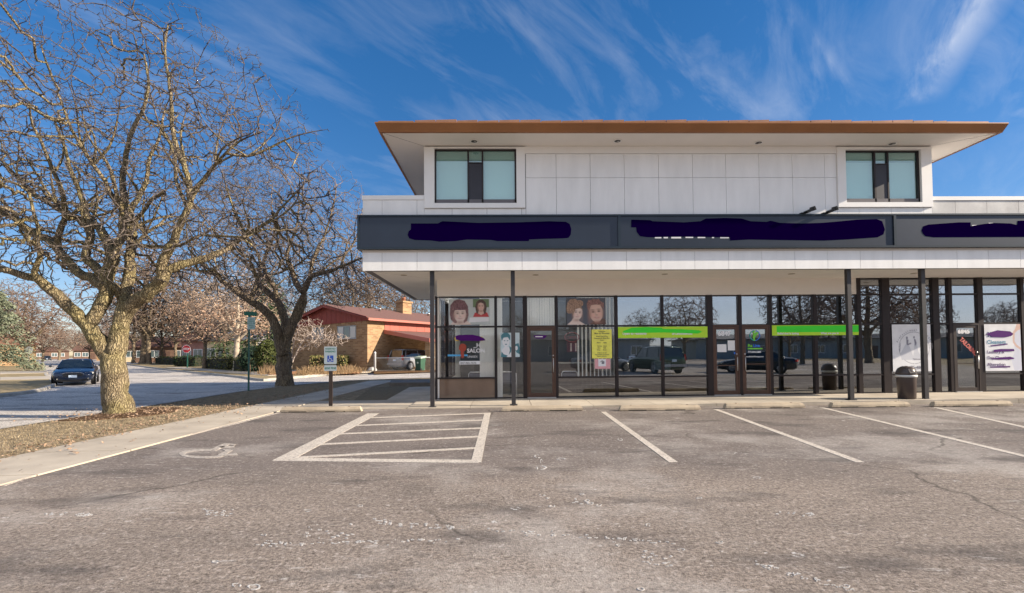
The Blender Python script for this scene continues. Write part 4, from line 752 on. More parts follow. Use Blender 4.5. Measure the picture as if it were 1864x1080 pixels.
# ------------------------------------------------------------------ signs
def chair_icon(k,cx,cz,s,y):  # wheelchair symbol, in the XZ plane
    P=lambda pts:k.plate([(cx+a*s,cz+c*s) for a,c in pts],y-.002,y)
    P(ell(-.08,.36,.075,.075,12)); P([(-.12,.26),(-.04,.26),(-.02,.05),(.18,.05),(.30,-.26),(.40,-.22),(.44,-.29),(.25,-.36),(.12,-.04),(-.10,-.04)])
    for i in range(16):
        A=math.radians(150+i*14.5); Bq=math.radians(150+(i+1)*14.5); c0=(-.02,-.14)
        P([(c0[0]+.27*math.cos(A),c0[1]+.27*math.sin(A)),(c0[0]+.27*math.cos(Bq),c0[1]+.27*math.sin(Bq)),(c0[0]+.20*math.cos(Bq),c0[1]+.20*math.sin(Bq)),(c0[0]+.20*math.cos(A),c0[1]+.20*math.sin(A))])
def rrect(x0,x1,z0,z1,r,n=5):
    P=[]
    for cx,cz,a in ((x1-r,z1-r,0),(x0+r,z1-r,90),(x0+r,z0+r,180),(x1-r,z0+r,270)):
        P+=[(cx+r*math.cos(math.radians(a+90*i/n)),cz+r*math.sin(math.radians(a+90*i/n))) for i in range(n+1)]
    return P
hx,hy=gp(602,739,.02); r=thing('accessible_parking_sign','white reserved parking sign with blue wheelchair symbol on a dark post','sign',(hx,hy,.02))
k=MB(); k.box(-.045,.045,-.03,.03,0,1.15); k.build('post',WOODP,r)
SGW=mat('sign_white',(.70,.78,.76),.4,vary=.05); SGG=mat('sign_green_ink',(.03,.25,.16),.5); SGB=mat('sign_blue',(.02,.11,.55),.45)
z1=onY(602,631,hy)[1]-.02; z0=onY(602,663,hy)[1]-.02; k=MB(); k.plate(rrect(-.175,.175,z0,z1,.035),-.038,-.032); s=k.build('sign_plate',SGW,r)
text('lettering','RESERVED',SGG,.062,(0,-.040,z1-.085),parent=s,align='CENTER',bold=.001); text('lettering','PARKING',SGG,.068,(0,-.040,z1-.165),parent=s,align='CENTER',bold=.002)
k=MB(); zc=z0+.15; k.plate(rrect(-.085,.085,zc-.09,zc+.09,.008),-.0405,-.0385); s2=k.build('symbol_panel',SGB,s); k=MB(); chair_icon(k,-.005,zc,.19,-.041); s3=k.build('wheelchair_symbol',PAPER,s)
zl=z0-.03; k=MB(); k.plate(rrect(-.175,.175,zl-.16,zl,.03),-.038,-.032); s=k.build('fine_plate',SGW,r); text('lettering','$250 FINE',SGG,.075,(0,-.040,zl-.11),parent=s,align='CENTER',bold=.002)
GRP=mat('green_post',(.02,.11,.085),.5,vary=.2)
gx_,gy_=gp(452.5,711,0); r=thing('street_sign_post','green post with a pale green parking notice and street name blade near the second tree','sign post',(gx_,gy_,0))
k=MB(); k.box(-.03,.03,-.02,.02,-.1,3.15); k.build('post',GRP,r)
k=MB(); k.plate(rrect(-.06,.26,2.48,2.98,.03),-.03,-.022); s=k.build('notice_plate',mat('faded_teal_sign',(.42,.58,.58),.5,vary=.15,vscale=8),r)
for i,tt in enumerate(('NO','PARKING','8AM TO 6PM','PERMIT','ONLY')): text('lettering',tt,SGG,.075,(.10,-.032,2.87-i*.085),parent=s,align='CENTER',xs=.85,depth=.0005)
k=MB(); k.obox((.05,0,3.12),Vector((.13,.25,0)),Vector((.004,-.002,0)),Vector((0,0,.085))); k.build('street_name_blade',mat('green_sign',(.02,.18,.12),.5),r)
gx_,gy_=gp(475.5,676,0); r=thing('distant_sign_post','short green post with a small blank white sign beyond the street','sign post',(gx_,gy_,0))
k=MB(); k.box(-.045,.045,-.03,.03,-.1,2.1); k.build('post',mat('light_green_post',(.05,.24,.15),.5),r); k=MB(); k.plate(rrect(-.28,.28,1.85,2.45,.03),-.045,-.033); k.build('sign_plate',mat('pinkish_white',(.72,.64,.66),.6),r)
def octo(c,rr): return [(c[0]+rr*math.cos(math.radians(22.5+45*i)),c[1]+rr*math.sin(math.radians(22.5+45*i))) for i in range(8)]
x,y=gp(341,669.5,0); r=thing('stop_sign','red stop sign on a green post in front of the hedges','stop sign',(x,y,0))
zc=onY(339,635.5,y)[1]; k=MB(); k.box(-.05,.05,-.03,.03,-.1,zc-.3); k.build('post',GRP,r); k=MB(); k.use(PAPER).plate(octo((-.1,zc),.47),-.04,-.03); k.use(mat('stop_red',(.55,.02,.03),.5)).plate(octo((-.1,zc),.43),-.046,-.041); s=k.build('sign_plate',None,r); text('lettering','STOP',PAPER,.30,(-.1,-.048,zc-.1),parent=s,align='CENTER',bold=.01,xs=.9)
x,y=gp(51.5,671,0); r=thing('stop_sign','pale back of an octagonal sign on a thin post at the left kerb','stop sign',(x,y,0))
zc=onY(51,638,y)[1]; k=MB(); k.box(-.05,.05,-.035,.035,-.1,zc+.3); k.build('post',mat('grey_steel_post',(.20,.19,.17),.6),r); k=MB(); k.plate(octo((0,zc),.45),.04,.05); k.build('sign_plate',mat('sign_back_aluminium',(.55,.55,.54),.45,vary=.2),r)
k=MB(); k.lathe((0,0,-.1),[(.16,0),(.15,.55),(.05,.62)],10); k.build('post_base',BLACK,r)
# ------------------------------------------------------------------ cars
def smooth(o,lv=2):
    md=o.modifiers.new('s','SUBSURF'); md.levels=lv; md.render_levels=lv
    for p in o.data.polygons: p.use_smooth=True
    return o
def car(name,label,cat,loc,rz,paint,kind='sedan',group=None,lights=(.62,.60,.52),details=True):
    """front of the car points to -Y in its own frame"""
    suv=kind=='suv'; r=thing(name,label,cat,loc,rz,group); Lh=2.35; W=.92 if suv else .89
    # body stations: y, half width, bottom z, sill z, belt z, top z(hood/deck)
    if suv: S=[(-2.32,.62,.42,.50,.66,.70),(-2.26,.80,.28,.45,.84,.90),(-1.95,.90,.24,.45,.95,1.02),(-1.2,W,.22,.45,1.02,1.10),(-.75,W,.22,.45,1.06,1.12),(.3,W,.22,.45,1.08,1.12),(1.5,W,.22,.45,1.10,1.13),(2.15,.91,.24,.45,1.10,1.13),(2.30,.88,.30,.48,1.06,1.10),(2.34,.78,.42,.55,.98,1.00)]
    else: S=[(-2.36,.50,.36,.44,.54,.56),(-2.30,.74,.22,.40,.62,.66),(-2.08,.84,.17,.38,.70,.755),(-1.5,.88,.16,.38,.80,.86),(-.85,W,.16,.38,.88,.955),(.2,W,.16,.38,.92,.96),(1.2,W,.17,.38,.93,.98),(1.75,.87,.18,.40,.92,1.02),(2.20,.83,.22,.42,.88,.99),(2.34,.70,.34,.48,.78,.86)]
    vs=[]; m=None
    for (y,w_,zb_,zs,zk,zt) in S:
        half=[(0,zb_),(w_*.80,zb_),(w_*.97,zs-.06),(w_*1.0,(zs+zk)/2),(w_*.975,zk),(w_*.86,zt-.01),(w_*.45,zt+.015)]
        ringp=[(x,z) for x,z in half]+[(0,zt+.02)]+[(-x,z) for x,z in half[::-1][:-1]]
        m=len(ringp); vs+=[(x,y,z) for x,z in ringp]
    n=len(S); fs=[(i*m+j,i*m+(j+1)%m,(i+1)*m+(j+1)%m,(i+1)*m+j) for i in range(n-1) for j in range(m)]+[tuple(range(m-1,-1,-1)),tuple((n-1)*m+j for j in range(m))]
    k=MB(); k.add(vs,fs,True); smooth(k.build('body',paint,r),1)
    # greenhouse
    if suv: T=[(-1.05,.80,1.08,.78,-.95,1.10),]; G0=[(-1.10,.80),(.4,.82),(1.9,.81),(2.28,.78)]; G1=[(-.45,.66),(.4,.70),(1.7,.68),(2.05,.64)]; zb_,zt=1.08,1.70
    else: G0=[(-1.15,.74),(-.1,.80),(.9,.78),(1.72,.66)]; G1=[(-.35,.56),(.1,.60),(.65,.58),(.98,.52)]; zb_,zt=.93,1.34
    k=MB(); vs=[]
    for (y0,w0),(y1,w1) in zip(G0,G1): vs+=[(-w0,y0,zb_),(w0,y0,zb_),(w1,y1,zt),(-w1,y1,zt)]
    fs=[]
    for i in range(3): a=i*4; fs+=[(a+1,a+5,a+6,a+2),(a+4,a,a+3,a+7),(a+2,a+6,a+7,a+3)]
    fs+=[(0,1,2,3),(13,12,15,14)]; k.add(vs,fs); gh=k.build('window_glass',MATS['car_window'],r)
    k=MB(); rv=[]
    for i,(y1,w1) in enumerate(G1): rv+=[(-w1-.02,y1-(.03 if i==0 else 0)+(.03 if i==3 else 0),zt-.015),(w1+.02,y1-(.03 if i==0 else 0)+(.03 if i==3 else 0),zt-.015),(w1*.7,y1,zt+(.06 if i in(1,2) else .03)),(-w1*.7,y1,zt+(.06 if i in (1,2) else .03))]
    k.add(rv,[f for i in range(3) for f in ((i*4+1,i*4+5,i*4+6,i*4+2),(i*4+4,i*4,i*4+3,i*4+7),(i*4+2,i*4+6,i*4+7,i*4+3),(i*4,i*4+4,i*4+5,i*4+1))]+[(0,1,2,3),(13,12,15,14)],True); k.build('roof',paint,r)
    k=MB()
    for i in range(4):
        for sg in (-1,1):
            (y0,w0),(y1,w1)=G0[i],G1[i]; k.tube([(sg*(w0+.004),y0,zb_-.02),(sg*(w1+.006),y1,zt)],.032 if i in (0,3) else .026,6)
    k.build('pillar',paint,r)
    if suv:
        k=MB()
        for sg in (-1,1): k.tube([(sg*.60,-.2,1.78),(sg*.62,.4,1.80),(sg*.60,1.7,1.78)],.018,6)
        k.build('roof_rack',BLACK,r)
    # wheels
    R_=.36 if suv else .315; yw=(-1.45,1.42) if suv else (-1.42,1.38)
    for y in yw:
        for sg in (-1,1):
            a=MB(); a.lathe((sg*(W-.012)-.005,y,R_+.02),[(R_+.045,0),(R_+.045,.01)],24,'X'); a.build('wheel_arch',BLACK,r)
            k=MB(); x0=sg*(W-.10); pr=[(R_-.05,-.10),(R_-.008,-.085),(R_,-.05),(R_,.06),(R_-.01,.10),(R_-.06,.112)] ; k.lathe((x0,y,R_),pr,26,'X'); wh=k.build('wheel',RUBBER,r)
            k=MB(); xx=x0+sg*.114
            k.lathe((xx,y,R_),[(R_*.66,0),(R_*.64,sg*.008),(R_*.52,-sg*.004),(.0001,-sg*.001)] if sg>0 else [(R_*.66,0),(R_*.64,-.008),(R_*.52,.004),(.0001,.001)],20,'X')
            for j in range(5):
                A=2*math.pi*j/5; k.obox((xx+sg*.008,y+math.cos(A)*R_*.33,R_+math.sin(A)*R_*.33),Vector((.01,0,0)),Vector((0,math.cos(A),math.sin(A)))*R_*.28,Vector((0,-math.sin(A),math.cos(A)))*R_*.08)
            k.build('rim',mat('alloy_rim',(.45,.45,.46),.3,metal=.8),wh)
    # lights, plates, mirrors
    hl=mat('headlight_lens',lights,.12,spec=.9)
    for sg in (-1,1):
        k=MB()
        if suv: k.obox((sg*.62,-2.245,.80),Vector((.15,sg*.04,0)),Vector((0,.05,0)),Vector((0,0,.075)))
        else:
            P=[(sg*.42,-2.275,.55),(sg*.66,-2.235,.55),(sg*.80,-2.10,.60),(sg*.81,-2.03,.685),(sg*.66,-2.13,.69),(sg*.46,-2.23,.655)]; P2=[(x,y+.12,z) for x,y,z in P]; c_=[Vector(p)+Vector((sg*.012,-.035,.015)) for p in P]
            k.add([tuple(p) for p in c_]+P2,[tuple(range(6)),tuple(range(11,5,-1))]+[(i,(i+1)%6,6+(i+1)%6,6+i) for i in range(6)])
        k.build('headlight',hl,r)
        k=MB()
        if suv: k.obox((sg*.83,2.24,1.05),Vector((.055,0,0)),Vector((0,.07,0)),Vector((0,0,.20)))
        else: k.obox((sg*.66,2.27,.82),Vector((.14,-sg*.03,0)),Vector((0,.05,0)),Vector((0,0,.07)))
        k.build('tail_light',mat('tail_light_red',(.42,.02,.02),.2),r)
        k=MB(); ym_=-.72 if suv else -.82; zm=1.14 if suv else .99
        k.tube([(sg*.84,ym_+.02,zm-.02),(sg*.97,ym_,zm+.01)],.022,6); k.obox((sg*1.02,ym_,zm+.035),Vector((.085,.01*sg,0)),Vector((0,.04,0)),Vector((0,0,.055))); smooth(k.build('mirror',paint,r),1)
    k=MB()
    if suv: k.box(-.45,.45,-2.33,-2.24,.66,.86)
    else: k.plate([(-.34,.49),(.34,.49),(.42,.60),(.30,.66),(-.30,.66),(-.42,.60)],-2.372,-2.25)
    gr_=k.build('grille',mat('grille_dark',(.02,.022,.028),.35,metal=.4),r)
    if not suv:
        k=MB(); k.plate([(-.43,.615),(-.30,.672),(.30,.672),(.43,.615),(.45,.63),(.31,.692),(-.31,.692),(-.45,.63)],-2.380,-2.36); k.build('chrome_trim',CHROME,gr_)
        k=MB(); k.plate([(-.66,.25),(.66,.25),(.60,.35),(-.60,.35)],-2.335,-2.2); k.build('lower_intake',BLACK,r)
        for sg in (-1,1): k=MB(); k.lathe((sg*.58,-2.315,.345),[(.055,0),(.05,-.0),(.045,.03)],12,'Y'); k.build('fog_lamp',hl,r)
    k=MB(); k.box(-.165,.165,-2.398,-2.384,.42,.56) if not suv else k.box(-.16,.16,-2.36,-2.335,.52,.66); k.build('front_plate',mat('licence_plate',(.55,.66,.80),.5),r)
    k=MB(); k.box(-.165,.165,2.36,2.372,.62 if not suv else .78,.76 if not suv else .92); k.build('rear_plate',mat('licence_plate',(.6,.6,.7)),r)
    k=MB()
    if suv: k.box(-.86,.86,2.26,2.40,.46,.62); k.build('rear_bumper',mat('bumper_grey',(.30,.30,.32),.5),r)
    return r
MATS['car_window']=mat('car_window_glass',(.012,.018,.02),.04,spec=1.0)
def paint(n,c,m=.4,r=.22):
    p=mat(n,c,r,metal=m,vary=.03); p.node_tree.nodes['Principled BSDF'].inputs['Coat Weight'].default_value=.7; return p
NAVY=paint('navy_car_paint',(.014,.026,.06)); SILV=paint('silver_car_paint',(.34,.35,.38),.3); WHC=paint('white_car_paint',(.75,.75,.76),0); GRC=paint('dark_green_car_paint',(.02,.05,.03)); DKC=paint('black_car_paint',(.02,.022,.027)); GRY=paint('grey_car_paint',(.22,.24,.27))
p=gp(139,702,ZR); car('parked_car','dark navy sedan with pale headlights facing the camera in the left street','car',(p[0]-1.5,p[1]+1.75,ZR),math.radians(37),NAVY)
def far(px,py): q=gp(px,py,ZR); return (q[0],q[1],ZR)
car('parked_car','small dark car far down the left street near the left kerb','car',far(86,656.5),math.radians(42),DKC)
car('parked_car','far silver car just behind the navy sedan roof','car',far(146,655),math.radians(42),SILV)
p=gp(14,657.5,-.01); car('parked_suv','white SUV seen side on at the far left behind the lawn','car',(p[0],p[1],-.01),math.radians(96),WHC,'suv')
car('parked_car','white car behind the thick tree trunks in the distance','car',far(251,658),math.radians(80),WHC)
car('parked_car','pale silver car half hidden right of the distant tree trunks','car',far(283,656.5),math.radians(78),SILV)
# cars mirrored in the shop windows (they stand beside and behind the camera)
car('parked_suv','dark green SUV in the lot, seen mirrored in the window under the lime banner','car',(10.2,-2.9,0),math.radians(-13),GRC,'suv')
car('parked_car','black sedan in the lot, seen mirrored right of the double doors','car',(16.6,-1.8,0),math.radians(-58),DKC)
car('parked_car','grey sedan in the lot, seen mirrored in the window by the yellow poster','car',(7.2,-5.6,0),math.radians(70),GRY)
car('parked_car','silver sedan far back in the lot, mirrored in the shop glass','car',(14.5,-17,0),math.radians(88),SILV)
# ------------------------------------------------------------------ trees
def catmull(P,step):
    P=[Vector(p) for p in P]; out=[]; 
    for i in range(len(P)-1):
        p0=P[max(i-1,0)]; p1=P[i]; p2=P[i+1]; p3=P[min(i+2,len(P)-1)]; n=max(1,int((p2-p1).length/step))
        for j in range(n):
            t=j/n; q=.5*((2*p1)+(p2-p0)*t+(2*p0-5*p1+4*p2-p3)*t*t+(3*p1-p0-3*p2+p3)*t**3); out.append((q,i+t))
    out.append((P[-1],len(P)-1.0)); return out
def grow(guides,attr,step=.24,di=1.6,dk=.36,iters=60,jit=.35,seed=1,grav=0.0,mingz=0):
    """guides: list of (list of (x,y,z,r)). space colonisation from guide nodes. returns pos,parent,gr"""
    rg=np.random.default_rng(seed); pos=[]; par=[]; gr=[]
    for G in guides:
        pts=catmull([g[:3] for g in G],step*.8); rs=[g[3] for g in G]; first=True
        for q,t in pts:
            i=min(int(t),len(rs)-1); f=t-i; r=rs[i] if i+1>=len(rs) else rs[i]*(1-f)+rs[i+1]*f
            if first:
                if not pos: pos.append(q); par.append(-1); gr.append(r)
                else:
                    d=[(p-q).length for p in pos]; root=int(np.argmin(d)); first=False; pos.append(q.copy()); par.append(root); gr.append(r); last=len(pos)-1; continue
                first=False; last=0; continue
            wob=Vector(rg.normal(0,1,3))*min(.02,r*.12); pos.append(q+wob); par.append(last); gr.append(r); last=len(pos)-1
    P=np.array([tuple(p) for p in pos]); par=list(par); gr=list(gr); ng=len(P)
    A=attr; near=np.full(len(A),-1); dist=np.full(len(A),1e9)
    elig=np.array([i for i in range(ng) if P[i,2]>mingz]); 
    for s in range(0,len(elig),200):
        idx=elig[s:s+200]; d=np.linalg.norm(A[:,None]-P[idx][None],axis=2); k_=d.argmin(1); m=d[np.arange(len(A)),k_]; u=m<dist; dist[u]=m[u]; near[u]=idx[k_[u]]
    alive=dist>dk; A=A[alive]; near=near[alive]; dist=dist[alive]; plist=[P]; tot=ng; allP=P; cnt=np.zeros(200000,int)
    for it in range(iters):
        use=dist<di*(1.6 if it<8 else 1.0)
        if not use.any(): break
        idx=near[use]; v=(A[use]-allP[idx]); v/=np.linalg.norm(v,axis=1)[:,None]+1e-9
        nodes,inv=np.unique(idx,return_inverse=True); S=np.zeros((len(nodes),3)); np.add.at(S,inv,v); S/=np.linalg.norm(S,axis=1)[:,None]+1e-9
        S+=rg.normal(0,jit,(len(nodes),3)); S[:,2]+=grav; S/=np.linalg.norm(S,axis=1)[:,None]
        ok=cnt[nodes]<4; nodes=nodes[ok]; S=S[ok]
        if len(nodes)==0: break
        cnt[nodes]+=1; new=allP[nodes]+S*step*rg.uniform(.7,1.25,(len(nodes),1)); ids=np.arange(tot,tot+len(new)); par+=list(nodes); gr+=[0]*len(new); allP=np.vstack([allP,new]); tot+=len(new)
        for s in range(0,len(new),400):
            d=np.linalg.norm(A[:,None]-new[None,s:s+400],axis=2); k_=d.argmin(1); m=d[np.arange(len(A)),k_]; u=m<dist; dist[u]=m[u]; near[u]=ids[s:s+400][k_[u]]
        keep=dist>dk; A=A[keep]; near=near[keep]; dist=dist[keep]
        if len(A)==0: break
    return allP,np.array(par),np.array(gr)
def add_twigs(P,par,gr,prob,length,seed=3,tip=2,up=.2):
    rg=np.random.default_rng(seed); n=len(P); ch=np.bincount(par[par>=0],minlength=n); newP=[];newp=[]
    for i in range(n):
        if gr[i]>.05: continue
        k_=(tip if ch[i]==0 else 0)+(1 if rg.random()<prob else 0)
        if par[i]<0: continue
        d=P[i]-P[par[i]]; d/=np.linalg.norm(d)+1e-9
        for _ in range(k_):
            q=P[i]; pi=i; dd=d*.6+rg.normal(0,.75,3); dd[2]+=up
            for s in range(2 if rg.random()<.75 else 1):
                dd/=np.linalg.norm(dd)+1e-9; q=q+dd*length*rg.uniform(.5,1.1); newP.append(q); newp.append(pi); pi=n+len(newP)-1; dd=dd+rg.normal(0,.6,3); dd[2]+=up*.6
    if newP: P=np.vstack([P,np.array(newP)]); par=np.concatenate([par,newp]).astype(int); gr=np.concatenate([gr,np.zeros(len(newP))])
    return P,par,gr
def radii(P,par,gr,r0,pw=2.25,cap=.12):
    n=len(P); a=np.zeros(n); rad=np.zeros(n)
    for i in range(n-1,-1,-1):
        v=a[i] if a[i]>0 else r0**pw; r=v**(1/pw)
        r=gr[i] if gr[i]>0 else min(r,cap)
        rad[i]=r
        if par[i]>=0: a[par[i]]+=v
    # a child is never thicker than its parent
    for i in range(n):
        if par[i]>=0: rad[i]=min(rad[i],rad[par[i]])
    return rad
def tree_mesh(P,par,rad,sel,rough=0.0,nfun=None,flare=None):
    """tubes for the edges in sel"""
    n=len(P); main={}
    for i in range(n):
        p=par[i]
        if p>=0 and (p not in main or rad[i]>rad[main[p]]): main[p]=i
    dirs=np.zeros_like(P)
    for i in range(n):
        if par[i]>=0: d=P[i]-P[par[i]]; dirs[i]=d/(np.linalg.norm(d)+1e-9)
    dirs[0]=(0,0,1)
    V=[];Fc=[]; frames={}
    def frame(i):
        if i in frames: return frames[i]
        d=dirs[i]; m=main.get(i)
        if m is not None: d=d+dirs[m]; d=d/(np.linalg.norm(d)+1e-9)
        chain=[]; j=i; u=None
        p=par[i]
        if p>=0 and p in frames: u=frames[p][0]
        else: u=np.array([1.,0,0]) if abs(d[0])<.8 else np.array([0,1.,0])
        u=u-d*np.dot(u,d); nn=np.linalg.norm(u)
        if nn<1e-3: u=np.array([0,1.,0])-d*d[1]; nn=np.linalg.norm(u)
        u=u/nn; w_=np.cross(d,u); frames[i]=(u,w_); return frames[i]
    for i in range(n): frame(i)
    def ringv(c,u,w_,r,k):
        an=np.arange(k)*2*math.pi/k; rr=np.full(k,r)
        if rough and r>.05:
            for j in range(k):
                q=Vector((c[0]+u[0]*math.cos(an[j])*r,c[1]+u[1]*math.cos(an[j])*r+w_[1]*math.sin(an[j])*r,c[2]*.35)); rr[j]=r*(1+rough*noise.noise(q*7)+rough*.8*noise.noise(q*19))
                if flare and c[2]<flare: rr[j]*=1+.20*((flare-c[2])/flare)**2*(.55+.45*math.sin(an[j]*5+1))
        return c+ (np.cos(an)*rr)[:,None]*u+(np.sin(an)*rr)[:,None]*w_
    for i in sel:
        p=par[i]
        if p<0: continue
        r1=rad[i]; r0=min(rad[p],r1*1.25) if main.get(p)!=i else rad[p]
        k=14 if r1>.08 else 7 if r1>.022 else 4 if r1>.010 else 3
        u,w_=frames[i]
        if main.get(p)==i: u0,w0=frames[p]
        else:
            d=dirs[i]; u0=u-d*np.dot(u,d); u0/=np.linalg.norm(u0)+1e-9; w0=np.cross(d,u0)
        o=len(V); V.extend(ringv(P[p],u0,w0,r0,k).tolist()); V.extend(ringv(P[i],u,w_,r1,k).tolist())
        for j in range(k): Fc.append((o+j,o+(j+1)%k,o+k+(j+1)%k,o+k+j))
        if i not in main and k>3: Fc.append(tuple(o+k+j for j in range(k)))
    b_=MB(); b_.v=V; b_.f=Fc; b_.m=[0]*len(Fc); b_.sm=[True]*len(Fc); return b_
def P3(px,py,Y): # point in the tree's own surroundings at distance Y
    x,z=onY(px,py,Y); return (x,Y,z)
def ellipsoid_pts(n,blobs,seed,zmin,shell=.35,avoid=None):
    rg=np.random.default_rng(seed); out=[]; wts=np.array([b_[3]*b_[4]*b_[5] for b_ in blobs]); wts=wts/wts.sum()
    while len(out)<n:
        b_=blobs[rg.choice(len(blobs),p=wts)]; v=rg.normal(0,1,3); v/=np.linalg.norm(v); r=rg.random()**shell
        q=np.array(b_[:3])+v*r*np.array(b_[3:6])
        if q[2]<zmin(q) : continue
        if avoid is not None and avoid(q): continue
        out.append(q)
    return np.array(out)
def tree(name,label,root,guides,attr,bark,twig,step,dk,r0,prob,tl,seed,split=.05,group=None,rough=.14,flare=.7,di=1.6,iters=60,mingz=2.6,pw=2.3,jit=.35,up=.2):
    P,par,gr=grow(guides,attr,step=step,dk=dk,seed=seed,di=di,iters=iters,mingz=mingz,jit=jit)
    P,par,gr=add_twigs(P,par,gr,prob,tl,seed,up=up); rad=radii(P,par,gr,r0,pw)
    P=P-np.array(root); r=thing(name,label,'tree',root,0,group)
    thick=[i for i in range(len(P)) if rad[i]>=split]; thin=[i for i in range(len(P)) if rad[i]<split]
    tree_mesh(P,par,rad,thick,rough,flare=flare).build('trunk',bark,r); tree_mesh(P,par,rad,thin).build('crown',twig,r); print(label[:30],len(P)); return r
# near street tree, limbs after the photograph
T0=(TX,TY,-.02); Y0=TY
def gl(lst,r0,r1,yo=0,y1=None):
    n=len(lst); out=[]
    for i,(px,py) in enumerate(lst):
        f=i/(n-1); Y=Y0+ (yo+(y1-yo)*f if y1 is not None else yo); x,y,z=P3(px,py,Y); out.append((x,y,z,r0+(r1-r0)*f))
    return out
trunk=[(TX,TY,-.12,.34),(TX+.0,TY,.15,.315),(*P3(210,715,Y0),.285),(*P3(209,680,Y0),.27),(*P3(206,650,Y0),.25)]
guides=[trunk,
 gl([(206,660),(188,632),(172,612),(160,592)],.215,.175,0,-.15),
 gl([(160,592),(146,580),(127,560),(104,537),(82,523),(68,507),(45,502),(20,494),(-20,482),(-60,462),(-95,425)],.16,.05,-.15,-1.2),
 gl([(68,507),(62,495),(73,467),(68,440),(70,416),(60,385),(52,350)],.07,.03,-.8,-1.3),
 gl([(160,592),(172,578),(183,556),(191,535),(193,515),(198,495),(207,470),(212,455)],.17,.14,-.15,0),
 gl([(185,520),(165,507),(142,497),(125,478),(107,457),(92,440),(68,428),(45,412),(20,396),(-10,385),(-50,370)],.13,.05,-.1,.9),
 gl([(107,457),(104,432),(116,400),(116,370),(112,345),(98,315),(80,270),(60,230)],.085,.03,.4,-.6),
 gl([(190,505),(172,485),(155,465),(165,440),(164,420),(162,400),(152,370),(140,338),(128,308),(118,270),(100,220)],.12,.03,0,.5),
 gl([(160,415),(135,395),(110,384),(80,365),(52,350),(30,320),(0,290)],.07,.03,.2,1.2),
 gl([(207,470),(195,440),(180,415),(165,408)],.12,.09,0,.3),
 gl([(212,455),(222,430),(224,400),(226,370),(222,330),(228,290),(240,240),(262,195),(270,150),(262,100)],.11,.025,0,.4),
 gl([(224,385),(205,360),(190,330),(170,300),(150,270),(130,235),(110,180)],.07,.025,.1,-1.0),
 gl([(205,660),(212,625),(220,598),(224,572),(228,552),(231,540)],.235,.14,0,.1),
 gl([(227,565),(231,525),(234,500),(238,470),(240,440),(241,410),(236,385),(252,360),(266,330),(272,290),(290,250),(300,200),(325,150)],.15,.012,.1,1.2),
 gl([(241,400),(262,385),(275,365),(300,350)],.05,.03,.4,-.6),
 gl([(222,585),(232,562),(247,550),(264,538),(285,520),(300,497)],.19,.15,.1,-.2),
 gl([(295,505),(293,485),(305,462),(316,440),(327,410),(342,380),(353,350),(372,325),(392,300),(410,280),(440,255),(480,240)],.13,.01,-.2,-1.1),
 gl([(345,375),(345,345),(338,310),(322,270),(313,230),(312,190),(306,140),(300,90),(306,45)],.08,.022,-.3,.3),
 gl([(300,497),(315,488),(333,480),(352,477),(378,468),(400,460),(415,452),(432,438),(447,428),(470,415),(495,398),(515,375),(540,350),(560,330)],.125,.012,-.2,.9),
 gl([(248,445),(265,425),(290,410),(305,395),(330,395)],.05,.02,.2,.9),
 gl([(250,447),(290,450),(330,446),(360,430),(400,430),(450,432)],.05,.02,.0,-1.5),
 gl([(415,280),(450,285),(490,270),(530,250),(570,240),(596,236)],.045,.006,-1,-.8),
 gl([(193,515),(205,520),(214,530),(222,545)],.12,.12,-.1,.2),
]
def side_limbs(G,n,seed,lmin,lmax,zmin,r=.045,ycl=None):
    rg=random.Random(seed); out=[]; cand=[g for g in G[1:] if len(g)>4]
    while len(out)<n:
        g=rg.choice(cand); i=rg.randint(1,len(g)-2); p=Vector(g[i][:3]); t=(Vector(g[i+1][:3])-Vector(g[i-1][:3])).normalized()
        if p.z<zmin: continue
        sd=Vector((rg.uniform(-1,1),rg.uniform(-1,1),rg.uniform(-.1,.9))).normalized(); d=(t*.45+sd).normalized(); L_=rg.uniform(lmin,lmax); r0=min(r*rg.uniform(.8,1.4),g[i][3]*.7); P=[(*p,r0)]
        for k_ in range(1,5): d=(d+Vector((rg.gauss(0,.28),rg.gauss(0,.28),rg.gauss(.20,.2)))).normalized(); p=p+d*L_/4; P.append((*p,r0*(1-.2*k_)))
        if p.x>-4.7 or p.y<8.3: continue
        out.append(P)
    return out
guides+=side_limbs(guides,50,11,1.3,2.9,4.2,.058)
cx0,cz0=onY(215,300,Y0)
def zmin_main(q):
    dx=abs(q[0]-TX); return 3.3+.10*dx+ .25*math.sin(q[0]*2.1+q[1])
blobs=[(cx0+.2,Y0,5.6,5.4,5.2,5.2),(cx0-3.0,Y0-.5,5.6,3.8,4.2,4.2),(cx0+2.5,Y0+.3,5.3,3.2,3.6,3.4),(cx0,Y0+2.5,5.8,4,3,4)]
attr=ellipsoid_pts(11500,blobs,5,zmin_main,.42,avoid=lambda q:q[2]>10.9-.055*max(0,(q[0]-cx0))**2 or q[1]<7.9 or q[0]>-4.35)
tree('street_tree','large bare street tree with mossy forked trunk at the left of the lot','' or T0,guides,attr,BARK,TWIG,.19,.29,.0050,1.6,.075,4,split=.019,group='bare street trees along the parkway',mingz=3.4,jit=.48,pw=2.05)
